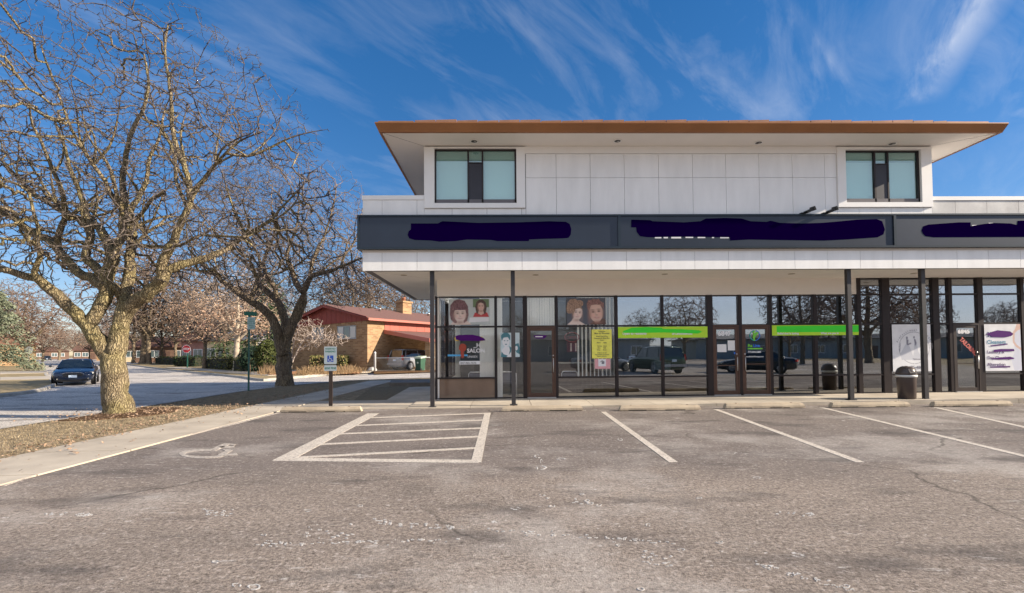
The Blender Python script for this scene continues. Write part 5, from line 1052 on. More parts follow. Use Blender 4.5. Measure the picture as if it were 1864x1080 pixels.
# second street tree
SX,SY=gp(518,703,-.02); Y0=SY
trunk=[(SX,SY,-.12,.40),(SX,SY,.15,.37),(*P3(517,670,Y0),.335),(*P3(517,645,Y0),.36)]
g2=[trunk,
 gl([(516,648),(510,628),(506,606),(497,583),(483,566),(463,552),(445,540),(425,527),(405,512),(392,500),(375,485),(350,470)],.25,.05,0,-1.5),
 gl([(455,548),(462,530),(468,510),(474,490),(470,465),(455,440),(440,410)],.12,.04,-.3,.8),
 gl([(517,645),(519,620),(521,598),(517,578),(510,560),(503,545),(488,533),(475,520),(466,500),(450,482),(430,465),(410,445)],.24,.05,0,1.2),
 gl([(503,545),(500,525),(485,500),(480,475),(490,450),(500,420),(495,380)],.12,.035,.4,1.0),
 gl([(519,635),(524,612),(531,592),(542,570),(550,548),(552,532)],.25,.2,0,-.3),
 gl([(552,532),(540,515),(533,500),(527,485),(522,465),(530,440),(540,410),(545,370)],.15,.03,-.3,0),
 gl([(552,532),(562,512),(567,503),(582,498),(600,494),(622,485),(640,478),(657,470)],.15,.035,-.3,-1.4),
 gl([(565,505),(566,485),(575,460),(590,430),(600,400),(610,360)],.10,.03,-.3,.4),
 gl([(620,486),(628,465),(645,440),(655,410),(660,380)],.06,.02,-1,-.6),
 gl([(466,500),(480,498),(500,500),(520,492),(545,480),(560,468)],.07,.03,.5,-.8)]
g2+=side_limbs(g2,34,19,1.4,2.8,4.2,.05)
cx1,_=onY(535,400,Y0)
blobs=[(cx1,Y0,6.1,4.6,4.4,4.6),(cx1-2.0,Y0,6.1,3.2,3.6,4.0),(cx1+1.8,Y0-.3,5.7,2.6,3,3.4)]
attr=ellipsoid_pts(7500,blobs,8,lambda q:3.6+.15*abs(q[0]-SX)*.6,.45,avoid=lambda q:q[2]>10.6-.10*max(0,abs(q[0]-cx1)-.5)**2)
tree('street_tree','second bare street tree in shade, between the big tree and the building',(SX,SY,-.02),g2,attr,BARK2,mat('brown_twig_bark',(.29,.225,.175),.85,col2=(.06,.045,.035),vscale=5),.26,.33,.0068,.5,.2,9,split=.032,group='bare street trees along the parkway',mingz=3.6)  # the second tree has its own lighter brown twigs
# generic bare trees (prototypes about 10 m tall, later copied)
def proto(name,label,cat,h,cr,seed,bark,twig,n=2600,trk=.22,fork=.28,leaf=None,round_=1.0,r0=.012,loc=(0,0,0)):
    rg=random.Random(seed); G=[[(0,0,-.1,trk*1.15),(0,0,.3,trk),(rg.uniform(-.1,.1),0,h*fork,trk*.85),(rg.uniform(-.3,.3),rg.uniform(-.2,.2),h*.55,trk*.45),(rg.uniform(-.4,.4),0,h*.85,trk*.12)]]
    for i in range(6):
        a=i*1.05+rg.uniform(-.3,.3); z0=h*fork*rg.uniform(.85,1.35); l=cr*rg.uniform(.6,.9)
        G.append([(0,0,z0,trk*.5),(math.cos(a)*l*.35,math.sin(a)*l*.35,z0+h*.12,trk*.36),(math.cos(a)*l*.7,math.sin(a)*l*.7,z0+h*rg.uniform(.25,.36),trk*.2),(math.cos(a)*l,math.sin(a)*l,z0+h*rg.uniform(.38,.55),trk*.08)])
    zc=h*(.62); at=ellipsoid_pts(n,[(0,0,zc,cr,cr,h*.40*round_),(cr*.25,0,zc*.92,cr*.7,cr*.7,h*.33)],seed,lambda q:h*fork*1.05,.5)
    P,par,gr=grow(G,at,step=h*.038,dk=h*.045,seed=seed,di=h*.28,iters=40,mingz=h*fork*.9); P,par,gr=add_twigs(P,par,gr,.5,h*.024,seed); rad=radii(P,par,gr,r0,2.3)
    r=thing(name,label,cat,loc,0); thick=[i for i in range(len(P)) if rad[i]>=.07]; thin=[i for i in range(len(P)) if rad[i]<.07]
    tree_mesh(P,par,rad,thick,.08,flare=.5).build('trunk',bark,r); tree_mesh(P,par,rad,thin).build('crown',twig,r)
    if leaf:
        rg=np.random.default_rng(seed); idx=[i for i in thin if rad[i]<r0*1.6 and P[i][2]<h*leaf[2]]; k=MB()
        for i in rg.choice(idx,min(leaf[1],len(idx)*3)):
            c=Vector(P[i])+Vector(rg.normal(0,.15,3)); u=Vector(rg.normal(0,1,3)).normalized(); w_=u.orthogonal().normalized(); s=rg.uniform(.06,.13); k.poly([c-u*s,c+w_*s*.7,c+u*s,c-w_*s*.7])
        k.build('dry_leaves',leaf[0],r)
    return r
GT='bare trees beyond the street'
pa=proto('bare_tree','tall bare tree behind the red roofed house, left one','tree',11,4.2,21,BARK2,TWIG2,2600,r0=.016)
pb=proto('bare_tree','bare tree with reddish crown at the far left lawn behind the pale octagon','tree',11,5.6,22,BARK2,TWIGR,3600,trk=.32,fork=.24,r0=.016)
pc=proto('bare_tree','bare tree with clinging tan leaves behind the stop sign','tree',10,4.0,23,BARK2,TWIG2,2200,trk=.22,leaf=(TANLEAF,1700,.8),r0=.014)
def put(o,px,py,hpx,label,rz,first=False,z=0,proto_h=11.,D=None):
    q=gp(px,py,z) if D is None else (onY(px,640,D)[0],D); top=onY(px,hpx,q[1])[1]; s=max(.3,(top-z)/proto_h)
    if first: o.location=(q[0],q[1],z); o.rotation_euler=(0,0,rz); o.scale=(s,s,s); o['label']=label; o['group']=GT; return o
    return dup(o,(q[0],q[1],z),rz,label,GT,s)
put(pb,47,668,512,'spreading bare tree with reddish crown behind the pale octagon sign',0,True)
put(pb,262,662,440,'tall bare tree with thick trunk seen just right of the big street tree',1.3)
put(pa,271,662.5,470,'straight bare tree standing right against the thick trunked one in the distance',.4,True)
put(pa,243,660,520,'leaning bare tree close behind the big street tree trunk',2.2)
put(pa,294,661,540,'slender bare tree in front of the brown roofed bungalow',3.0)
put(pc,372,671,520,'bare tree with tan leaves standing between the hedges',.6,True,proto_h=10)
pd=dup(pa,(0,0,0)); pd.children[0].data.materials
pe=proto('bare_tree','pale forked bare tree left of the green sign post','tree',10,4.2,31,mat('pale_bark',(.50,.42,.32),.85,col2=(.33,.27,.21),vscale=5,bump=.02,bscale=9),mat('tan_twig',(.46,.35,.26),.9,col2=(.27,.19,.14),vscale=2),2600,trk=.26,leaf=(TANLEAF,1400,.55),r0=.012)
put(pe,430,675,478,'pale forked bare tree left of the green sign post',2.4,True,proto_h=10)
for o in (pd,):
    for c in list(o.children): D2.objects.remove(c)
    D2.objects.remove(o)
put(pa,640,0,455,'bare tree rising behind the red roof, left of the brick chimney',0.2,D=68)
put(pb,672,0,480,'wide bare tree behind the middle of the red roof',4.0,D=78)
put(pa,745,0,500,'low bare crown over the roof right of the brick chimney',1.0,D=80)
put(pa,590,0,560,'small bare tree behind the gable of the brick house',2.0,D=72)
for i,(px,D_,hp,o,lab) in enumerate(((78,120,585,pb,'far reddish crown left of the street vanishing point'),(108,150,592,pb,'far reddish crown above the small dark car'),(135,170,600,pb,'farthest reddish crown closing the street'),(163,130,590,pc,'far tan leaved tree right of the street end'),(195,120,575,pb,'far reddish crown behind the left fork of the big tree'),(225,105,560,pb,'far bare tree left of the white gabled house'),(320,95,535,pa,'bare tree rising behind the brown roofed bungalow'),(350,80,520,pc,'tan leaved tree behind the pink brick house'),(400,85,500,pa,'bare tree behind the pink brick chimney'),(10,95,540,pb,'reddish bare tree behind the grey green spruce'),(465,78,500,pa,'bare tree behind the dark pine'),(500,85,520,pb,'reddish bare tree between the pine and the brick house'),(-25,60,500,pa,'bare tree at the left picture edge beyond the spruce'),(555,90,545,pc,'tan leaved tree behind the hedge at the brick house'))):
    put(o,px,0,hp,lab,i*1.3,D=D_,z=-.1)
# trees behind the camera that mirror in the glass
for i,(x,y,s,o,lab) in enumerate(((3,-54,.78,pa,'bare tree behind the lot mirrored above the left lime banner'),(13,-58,.8,pb,'bare tree behind the lot mirrored left of the double doors'),(24,-54,.8,pa,'bare tree behind the lot mirrored above the double doors'),(30,-50,1.0,pb,'spreading tree behind the lot mirrored above the right lime banner'),(31,-20,1.05,pa,'large bare tree behind the lot mirrored by the middle canopy posts'),(38,-20,1.15,pb,'large bare tree behind the lot mirrored in the far right window'),(-12,-54,.8,pb,'bare tree behind the lot mirrored in the salon window'))):
    dup(o,(x,y,-.05),i*.9,lab,'trees behind the parking lot',s)
# ------------------------------------------------------------------ evergreens, hedges, shrubs
def leafmass(k,c,size,n,s,rg,lift=0):
    for _ in range(n):
        v=rg.uniform(-1,1,3); 
        if rg.random()<.65: ax=rg.integers(0,3); v[ax]=np.sign(v[ax])*rg.uniform(.82,1.06)
        p=Vector(c)+Vector((v[0]*size[0],v[1]*size[1],v[2]*size[2]+.07*size[2]*math.sin(v[0]*9+v[1]*5))); u=Vector(rg.normal(0,1,3)).normalized(); w_=u.orthogonal().normalized(); q=s*rg.uniform(.6,1.3); k.poly([p-u*q,p+w_*q*.6,p+u*q,p-w_*q*.6])
def hedge(label,p0,p1,h,d,mats_,n,s=.07,z=0,group=None):
    a=Vector((*p0,z)); c=Vector((*p1,z)); m=(a+c)/2; L_=(c-a).length/2; rz=math.atan2(c.y-a.y,c.x-a.x); rg=np.random.default_rng(int(abs(p0[0]*100))); r=thing('hedge',label,'hedge',m,rz,group)
    k=MB(); 
    for mm,f in mats_: k.use(mm); leafmass(k,(0,0,h/2),(L_,d/2,h/2),int(n*f),s,rg)
    k.build('foliage',None,r); k=MB()
    for i in range(int(L_*6)): x=-L_+.1+i/3; k.tube([(x,0,0),(x+random.uniform(-.1,.1),random.uniform(-.1,.1),h*.8)],.02,4)
    k.build('stems',BARK2,r)
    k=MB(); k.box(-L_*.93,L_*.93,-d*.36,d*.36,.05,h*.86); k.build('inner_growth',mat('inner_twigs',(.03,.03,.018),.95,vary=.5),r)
HG1=mat('hedge_green',(.07,.085,.025),.8,vary=.4,vscale=20,spec=.2); HG2=mat('hedge_yellow_green',(.19,.18,.06),.8,vary=.3,vscale=9,spec=.2); HG3=mat('hedge_dark_green',(.025,.05,.03),.8,vary=.4,spec=.2); STRAW=mat('dry_grass_blades',(.48,.34,.20),.9,col2=(.30,.19,.10),vscale=12,spec=.1)
hedge('low clipped hedge in the distance left of the stop sign',gp(286,662),gp(322,664),1.1,.9,[(HG3,.5),(HG1,.5)],900,.09,group='clipped hedges beyond the street')
hedge('dark clipped hedge directly behind the stop sign',gp(324,667),gp(362,667),1.25,1.2,[(HG3,.7),(HG1,.3)],1100,.09,group='clipped hedges beyond the street')
hedge('olive clipped hedge between the tan leaved tree and the pale forked tree',gp(377,670),gp(424,673),1.15,1.1,[(HG1,.4),(HG2,.6)],1400,.08,group='clipped hedges beyond the street')
hedge('short hedge right of the pale forked tree',gp(434,675),gp(452,676),1.15,1.1,[(HG1,.7),(HG2,.3)],600,.08,group='clipped hedges beyond the street')
hedge('yellow green hedge with dry tips in front of the brick house',(gp(548,678)[0],gp(548,676)[1]),(gp(650,673.5)[0]-.2,gp(650,675)[1]),1.25,1.6,[(HG2,.6),(HG1,.25),(STRAW,.15)],2600,.07)
def grass_clump(label,px,py,h,n,w_=.5,mm=STRAW):
    q=gp(px,py); rg=np.random.default_rng(int(px)); k=MB()
    for _ in range(n):
        a=Vector((rg.normal(0,w_*.5),rg.normal(0,w_*.4),0)); d=Vector((rg.normal(0,.25),rg.normal(0,.25),1))*h*rg.uniform(.25,1.1); sd_=Vector((.02,.005,0)); k.poly([a-sd_,a+sd_,a+d*.6+Vector((.01,0,0)),a+d+Vector((rg.normal(0,.06),0,-.05))])
    o=k.build('ornamental_grass',mm,None,loc=(q[0],q[1],0)); tag(o,label,'plant','dry ornamental grasses by the brick house')
for i,(px,py,h) in enumerate(((490,681,1.2),(502,682,.95),(560,682,.9),(582,681,1.0),(606,681,.85),(628,680,1.0),(640,679,.8))):
    grass_clump(('tall dry grass clump left of the second tree trunk','dry grass clump touching the second tree trunk','dry grass clump under the leaning bare shrub','dry grass clump left of the accessible sign','dry grass clump behind the accessible sign','dry grass clump right of the accessible sign','small dry grass clump at the hedge end')[i],px,py,h*.75,150,.75)
def evergreen(name,label,px,D,ztop,rad,m,n,zb_=.4,seed=1,droop=.25,s=.16):
    x=onY(px,640,D)[0]; rg=np.random.default_rng(seed); r=thing(name,label,'tree',(x,D,0)); k=MB(); k.tube([(0,0,-.1),(0,0,ztop*.5),(0,0,ztop*.96)],[.22,.13,.03],8); k.build('trunk',BARK2,r)
    k=MB(); nb=int(ztop*13)
    for b_ in range(nb):
        t=(b_+rg.random())/nb; z=zb_+(ztop-zb_)*t; L_=rad*(1-t)**.75*rg.uniform(.75,1.12)+.15; a=rg.uniform(0,6.283)
        for j in range(max(6,int(n/nb*(1-t*.6)))):
            f=rg.random()**.6; c=Vector((math.cos(a)*L_*f,math.sin(a)*L_*f,z-droop*L_*f*f+rg.normal(0,.07)))+Vector(rg.normal(0,.10+.05*L_*f,3)); u=Vector((math.cos(a),math.sin(a),-.3))+Vector(rg.normal(0,.5,3)); u.normalize(); w_=Vector(rg.normal(0,1,3)).cross(u).normalized(); q=s*rg.uniform(.6,1.2); k.poly([c-u*q,c+w_*q*.35,c+u*q,c-w_*q*.35])
    k.build('foliage',m,r); return r
SPR=mat('blue_spruce_needles',(.26,.28,.19),.8,col2=(.10,.125,.08),vscale=3,spec=.2); PIN=mat('pine_needles',(.085,.12,.05),.8,col2=(.03,.055,.028),vscale=2.5,spec=.2)
evergreen('spruce_tree','grey green spruce at the left picture edge behind the lawn',-6,46,7.5,3.5,SPR,9500,.9,3,.35)
evergreen('pine_tree','dark green pine behind the second street tree',488,49,9.5,3.6,PIN,7000,1.0,4,.3,.19)
evergreen('pine_tree','smaller dark pine next to the pink brick house',408,56,6.0,1.6,PIN,1800,1.0,5,.3,.18)
q=gp(470,677); 
for i,(px,py,sx_,h,lab) in enumerate(((466,677,1.3,2.1,'dark rounded evergreen bush behind the small white sign'),(486,679,.9,2.5,'olive upright bush left of the second tree trunk'),(600,672,2.2,2.3,'dark spreading evergreen bush against the brick house'),(632,671,1.0,1.9,'dark bush below the brick house window'))):
    q=gp(px,py); rg=np.random.default_rng(40+i); r=thing('evergreen_bush',lab,'bush',(q[0],q[1]+ (1.2 if i>1 else 0),0)); k=MB()
    for _ in range(1500):
        v=rg.normal(0,1,3); v/=np.linalg.norm(v); v*=rg.uniform(.75,1.05); c=Vector((v[0]*sx_,v[1]*sx_*.8,h/2+v[2]*h/2)); u=Vector(rg.normal(0,1,3)).normalized(); w_=u.orthogonal().normalized(); s=rg.uniform(.07,.14); k.poly([c-u*s,c+w_*s*.6,c+u*s,c-w_*s*.6])
    k.build('foliage',HG3 if i!=1 else HG1,r); k=MB(); k.tube([(0,0,-.05),(0,0,h*.7)],.05,6); k.build('stem',BARK2,r)
# leaning pale shrub in front of the brick house
bx,by=gp(528,681); Y0=by
gs=[[(bx,by,-.05,.09),(*P3(529,672,Y0),.08),(*P3(531,662,Y0),.07)],
 gl([(531,662),(538,647),(548,636),(562,628),(576,621),(592,619),(604,622)],.06,.02,0,.3),
 gl([(538,647),(546,630),(556,618),(572,614),(590,612),(606,609),(618,608),(630,612)],.05,.012,0,-.5),
 gl([(531,662),(532,640),(536,620),(542,600),(552,588),(566,580)],.05,.012,0,.4),
 gl([(531,662),(524,640),(520,620),(522,600),(528,580),(540,560)],.05,.012,0,-.4)]
at=ellipsoid_pts(800,[(onY(560,600,Y0)[0],Y0,2.9,1.9,1.3,1.25),(onY(600,620,Y0)[0],Y0,2.45,1.5,1.0,.75),(onY(530,590,Y0)[0],Y0,3.3,1.2,1,1.3)],77,lambda q:1.6,.6)
tree('leaning_shrub','pale bare shrub leaning right in front of the brick house','' or (bx,by,0),gs,at,mat('pale_shrub_bark',(.55,.46,.40),.8,vary=.3),TWIGP,.15,.19,.010,.5,.12,12,split=.05,rough=0,flare=None,mingz=1.2,di=1.2)
# ------------------------------------------------------------------ brick house with red roof and carport
def brick(name,c1,c2,mortar,sc=1.0):
    m=mat(name,c1,.9,vary=.1,spec=.1); t,b_,n,l=nodes_of(m); br=n('ShaderNodeTexBrick'); tcn=n('ShaderNodeTexCoord'); sp_=n('ShaderNodeSeparateXYZ'); l(tcn.outputs['Object'],sp_.inputs[0]); ad=n('ShaderNodeMath'); ad.operation='ADD'; l(sp_.outputs[0],ad.inputs[0]); l(sp_.outputs[1],ad.inputs[1]); cb_=n('ShaderNodeCombineXYZ'); l(ad.outputs[0],cb_.inputs[0]); l(sp_.outputs[2],cb_.inputs[1]); l(cb_.outputs[0],br.inputs['Vector'])
    br.inputs['Scale'].default_value=1.0; br.inputs['Brick Width'].default_value=.42*sc; br.inputs['Row Height'].default_value=.14*sc; br.inputs['Mortar Size'].default_value=.012; br.inputs['Color1'].default_value=(*c1,1); br.inputs['Color2'].default_value=(*c2,1); br.inputs['Mortar'].default_value=(*mortar,1); l(br.outputs[0],b_.inputs['Base Color']); return m
TANB=brick('tan_brick',(.42,.27,.145),(.25,.15,.08),(.36,.26,.18)); PINKB=brick('pink_brick',(.40,.19,.15),(.30,.13,.10),(.42,.33,.29)); DKB_=brick('brown_brick',(.20,.12,.08),(.14,.08,.06),(.22,.18,.15))
REDP=mat('red_board_paint',(.27,.05,.038),.65,col2=(.20,.038,.03),vscale=2,stretch=(6,6,.4)); REDR=mat('red_shingle',(.20,.10,.078),.9,col2=(.145,.072,.058),vscale=9,bump=.02,bscale=14); GUT=mat('salmon_gutter',(.42,.13,.095),.5)
HC0=Vector((-11.25,40.2,0)); U=Vector((-.86,.51,0)).normalized(); V_=Vector((.51,.86,0)).normalized()
rzH=math.atan2(V_.y,V_.x)   # local +x = V_ (right face runs back right), local +y = U (gable face goes left)
H=thing('brick_house','tan brick house with red gable roof, brick chimney and a carport','house',HC0,rzH)
zE=4.30; zR=5.62; WD=9.6; LN=17.
k=MB(); k.box(0,LN,0,WD,-.2,zE-.15); k.build('wall',TANB,H)
k=MB(); # gable boards: front triangle (x=-.05) and side board band
yr=4.85; k.add([(-.06,-.35,zE-.12),(-.06,WD+.6,zE-.45),(-.06,WD+.6,zE-.15),(-.06,yr,zR),(-.06,-.35,zE+.12),(.1,-.35,zE-.12),(.1,WD+.6,zE-.45),(.1,WD+.6,zE-.15),(.1,yr,zR),(.1,-.35,zE+.12)],[(0,1,2,3,4),(9,8,7,6,5),(0,5,6,1),(1,6,7,2),(2,7,8,3),(3,8,9,4),(4,9,5,0)])
k.add([(-.5,-.4,zE-.0),(-.5,yr,zR-.15),(-.5,yr,zR+.06),(-.5,-.4,zE+.16),(-.42,-.4,zE),(-.42,yr,zR-.15),(-.42,yr,zR+.06),(-.42,-.4,zE+.16)],[(0,1,2,3),(7,6,5,4),(0,4,5,1),(2,6,7,3),(0,3,7,4)])
k.add([(-.5,yr,zR-.15),(-.5,WD+.8,zE-.35),(-.5,WD+.8,zE-.1),(-.5,yr,zR+.06),(-.42,yr,zR-.15),(-.42,WD+.8,zE-.35),(-.42,WD+.8,zE-.1),(-.42,yr,zR+.06)],[(0,1,2,3),(7,6,5,4),(0,4,5,1),(2,6,7,3),(1,2,6,5)])
for y in [i*.62 for i in range(16)]: 
    zt_=zR-(abs(y-yr)*.27)-.1; k.box(-.075,-.061,y-.015,y+.015,zE-.35,zt_)
k.build('gable_boards',REDP,H)
k=MB(); k.box(1.95,LN,-.03,0.0-.002,3.40,zE-.14)
for i in range(12): k.box(2.6+i*1.15,2.63+i*1.15,-.045,-.031,3.40,zE-.14)
k.build('side_boards',mat('salmon_boards',(.40,.10,.07),.65,vary=.12),H)
k=MB(); th=.09
def rslab(k,p,q,r_,s_,t=th): k.add([p,q,r_,s_]+[(a[0],a[1],a[2]+t) for a in (p,q,r_,s_)],[(3,2,1,0),(4,5,6,7),(0,1,5,4),(1,2,6,5),(2,3,7,6),(3,0,4,7)])
rslab(k,(-.5,-.55,zE-.02),(LN+.4,-.55,zE-.02),(LN+.4,yr,zR+.06),(-.5,yr,zR+.06)); rslab(k,(-.5,yr,zR+.061),(LN+.4,yr,zR+.061),(LN+.4,WD+.8,zE-.14),(-.5,WD+.8,zE-.14)); rf=k.build('roof',REDR,H)
k=MB(); k.box(8.2,9.5,3.6,4.6,zR-.9,zR+.95); k.box(8.1,9.6,3.5,4.7,zR+.95,zR+1.12); ch=k.build('chimney',TANB,rf); k=MB(); k.lathe((8.85,4.1,zR+1.12),[(.22,0),(.19,.35),(.21,.36),(.20,.42)],12); k.build('flue',mat('terracotta',(.40,.16,.09),.8),ch)
for x in (5.0,12.2): k=MB(); k.lathe((x,3.6,zR-.35),[(.12,0),(.12,.35),(.2,.36),(.05,.5)],10); k.build('roof_vent',ALU,rf)
k=MB(); k.box(-.5,LN+.4,-.66,-.552,zE-.16,zE+.03); k.build('gutter',GUT,H)
for y0,y1,zz0,zz1 in ((1.35,3.55,2.75,3.75),(5.4,6.8,2.85,3.7)):
    k=MB(); k.box(-.06,.0,y0-.05,y1+.05,zz0-.10,zz0); k.box(-.05,.0,y0-.04,y0,zz0,zz1); k.box(-.05,.0,y1,y1+.04,zz0,zz1); k.box(-.05,0,y0-.04,y1+.04,zz1,zz1+.05)
    for j in (1,2): yy=y0+(y1-y0)*j/3; k.box(-.045,0,yy-.025,yy+.025,zz0,zz1)
    wn_=k.build('window',mat('window_grey',(.35,.36,.38),.6),H); k=MB(); k.box(-.02,-.004,y0,y1,zz0,zz1); k.build('pane',mat('house_glass',(.10,.14,.15),.08,spec=1),wn_)
    for ya_,yb_ in ((y0+.05,y0+(y1-y0)*.3),(y1-(y1-y0)*.3,y1-.05)): k=MB(); k.box(-.026,-.021,ya_,yb_,zz0+.03,zz1-.03); k.build('curtain',BLIND,wn_)
# carport
CP=5.0; k=MB(); rslab(k,(1.9,0.02-.05,3.34),(1.9,-CP,2.48),(LN,-CP,2.48),(LN,-.03,3.34),.10); k.build('carport_roof',REDR,H)
k=MB(); k.add([(1.82,0-.04,3.12),(1.82,-CP-.05,2.30),(1.82,-CP-.05,2.62),(1.82,-.04,3.46),(1.898,-.04,3.12),(1.898,-CP-.05,2.30),(1.898,-CP-.05,2.62),(1.898,-.04,3.46)],[(0,1,2,3),(7,6,5,4),(0,4,5,1),(1,5,6,2),(2,6,7,3),(3,7,4,0)]); k.box(1.9,LN,-CP-.12,-CP-.01,2.34,2.60); k.build('carport_fascia',GUT,H)
for q_ in ((2.0,3.0,-CP+.05,-CP+.55,-.1,2.42),(8.0,8.6,-CP+.05,-CP+.55,-.1,2.42),(LN-.4,LN,-CP+.05,-.05,-.1,2.6)): k=MB(); k.box(*q_); k.build('carport_pier',TANB,H)
k=MB(); k.lathe((-.5,1.4,0),[(.0,.1),(.18,.35),(.28,.6),(.18,.9),(0,1.0)],8); 
# vehicle, bin and fence at the carport
xq=onY(723,650,40.6)[0]; q=Vector((xq,40.6,0))+V_*2.2; car('parked_suv','silver SUV parked in the carport of the brick house, rear towards the street','car',(q.x,q.y,0),rzH+math.radians(90)-math.radians(4),SILV,'suv')
q=Vector((onY(765,650,38.6)[0],38.6,0)); r=thing('garbage_bin','green wheeled garbage bin with a pale lid at the carport pier','bin',(q.x,q.y,0),rzH)
k=MB(); k.add([(-.24,-.24,.05),(.24,-.24,.05),(.24,.24,.05),(-.24,.24,.05),(-.31,-.31,1.02),(.31,-.31,1.02),(.31,.31,1.02),(-.31,.31,1.02)],[(3,2,1,0),(4,5,6,7),(0,1,5,4),(1,2,6,5),(2,3,7,6),(3,0,4,7)]); k.build('bin_body',mat('green_plastic',(.025,.09,.05),.5,vary=.2),r)
k=MB(); k.obox((0,0,1.10),Vector((.34,0,.05)),Vector((0,.34,0)),Vector((0,0,.06))); k.build('lid',mat('pale_green_lid',(.45,.52,.40),.5),r)
for sg in (-1,1): k=MB(); k.lathe((-.2,sg*.25,.12),[(.12,-.03),(.12,.03)],14,'Y'); k.build('wheel',RUBBER,r)
k=MB(); k.lathe((-.315,0,.66),[(.09,-.002),(.09,.004)],12,'X'); k.build('emblem',mat('pale_emblem',(.5,.6,.5),.6),r)
GALV=mat('galvanised_steel',(.55,.56,.56),.4,metal=.4,vary=.1)
fa=Vector((*gp(682.5,677),0)); fb=Vector((-4.2,fa.y+1.2,0)); r=thing('chain_link_fence','low chain link fence with white corner post in front of the carport','fence',fa,math.atan2(fb.y-fa.y,fb.x-fa.x)); FL=(fb-fa).length
k=MB(); k.lathe((0,0,-.05),[(.085,0),(.085,1.5),(.10,1.51),(.05,1.6),(.0,1.62)],12); k.build('corner_post',mat('white_post_paint',(.72,.73,.74),.5),r)
for d_ in (3.2,6.4,FL): 
    if d_<=FL: k=MB(); k.lathe((d_,0,-.05),[(.035,0),(.035,1.15)],8); k.build('line_post',GALV,r)
k=MB(); k.tube([(0,0,1.08),(FL,0,1.08)],.034,8); k.build('top_rail',GALV,r)
k=MB(); n_=int(FL/.16)
for i in range(-7,n_):
    for sg in (1,-1):
        x0=i*.16 if sg>0 else (i+7)*.16; x1=x0+sg*1.05; a=[x0,0.02]; c=[x1,1.07]
        if min(x0,x1)<0.02 or max(x0,x1)>FL: continue
        k.tube([(x0,0,.02),(x1,0,1.07)],.0035,3,cap=False)
k.build('wire_mesh',GALV,r)
q=gp(678,675.5); k=MB(); k.lathe((0,0,0),[(.34,0),(.38,.12),(.28,.28),(.0,.36)],9,smooth=False); tag(k.build('garden_boulder',mat('pale_boulder',(.55,.53,.50),.9,vary=.3,vscale=4),None,loc=(q[0],q[1],-.02)),'pale boulder at the foot of the white fence post','rock')
k=MB(); q=gp(690,676); k.slab([gp(681,679.5),gp(790,676),(fb.x+1.5,fb.y+.5),(fa.x-.3,fa.y+.5)],-.05,.06); tag(k.build('flower_bed',MULCH),kind='structure')
# ------------------------------------------------------------------ distant houses
def house(label,px,D,rz,Lx,Wy,hw,hr,wm,rm,chim=None,wins=5,hip=False,group='houses beyond the street',garage=False):
    x=onY(px,640,D)[0]; r=thing('house',label,'house',(x,D,-.05),rz,group); k=MB(); k.box(-Lx/2,Lx/2,-Wy/2,Wy/2,-.2,hw); k.build('wall',wm,r)
    k=MB(); o_=.5; i_=Wy/2 if hip else 0
    v=[(-Lx/2-o_,-Wy/2-o_,hw),(Lx/2+o_,-Wy/2-o_,hw),(Lx/2+o_,Wy/2+o_,hw),(-Lx/2-o_,Wy/2+o_,hw),(-Lx/2-o_+i_,0,hw+hr),(Lx/2+o_-i_,0,hw+hr),(-Lx/2-o_,-Wy/2-o_,hw-.15),(Lx/2+o_,-Wy/2-o_,hw-.15),(Lx/2+o_,Wy/2+o_,hw-.15),(-Lx/2-o_,Wy/2+o_,hw-.15)]
    k.add(v,[(0,1,5,4),(2,3,4,5),(1,2,5),(3,0,4),(9,8,7,6),(6,7,1,0),(7,8,2,1),(8,9,3,2),(9,6,0,3)]); rf=k.build('roof',rm,r)
    if chim: k=MB(); k.box(chim-.6,chim+.6,-.5,.5,hw,hw+hr+1.2); k.build('chimney',wm,rf)
    n=wins
    for i in range(n):
        xx=-Lx/2+Lx*(i+.5)/n
        if i==n//2: 
            k=MB(); k.box(xx-.5,xx+.5,-Wy/2-.06,-Wy/2-.002,0,2.1); dd_=k.build('door',mat('house_door',(.12,.07,.05),.5),r); k=MB(); k.box(xx+.34,xx+.40,-Wy/2-.10,-Wy/2-.061,1.0,1.08); k.build('handle',ALU,dd_); continue
        for lev in ([1.0] if hw<4 else [1.0,3.8]):
            k=MB(); yf=-Wy/2; k.box(xx-.8,xx+.8,yf-.05,yf-.002,lev-.08,lev); k.box(xx-.8,xx+.8,yf-.05,yf-.002,lev+1.2,lev+1.28); k.box(xx-.8,xx-.72,yf-.05,yf-.002,lev,lev+1.2); k.box(xx+.72,xx+.8,yf-.05,yf-.002,lev,lev+1.2); k.box(xx-.03,xx+.03,yf-.04,yf-.002,lev,lev+1.2); wo=k.build('window',WH,r); k=MB(); k.box(xx-.72,xx+.72,yf-.02,yf-.003,lev,lev+1.2); k.build('pane',MATS['house_glass'],wo)
    if garage:
        k=MB(); k.box(Lx/2-3.4,Lx/2-.8,-Wy/2-.04,-Wy/2-.01,0,2.2); k.build('garage_door',mat('cream_door',(.6,.52,.38),.6),r)
    return r
BRR=mat('brown_shingle',(.17,.085,.06),.9,vary=.3,vscale=6); GRR=mat('grey_shingle',(.20,.19,.19),.9,vary=.3,vscale=6); CRM=mat('cream_siding',(.62,.52,.35),.8,vary=.1); GSID=mat('grey_green_siding',(.34,.38,.38),.8,vary=.25,vscale=.6,stretch=(3,3,.3)); SID=mat('white_siding',(.68,.66,.62),.7,vary=.1)
house('brown brick bungalow with brown roof behind the thin tree',322,100,math.radians(14),11,9,3.0,1.9,DKB_,BRR,2,5)
house('pink brick house with a tall chimney behind the clipped hedges',408,78,math.radians(-12),8,8,3.6,2.1,PINKB,BRR,-4,4)
house('cream bungalow left of the brown brick one',284,112,math.radians(16),9,8,2.9,1.7,CRM,BRR,None,4,garage=True)
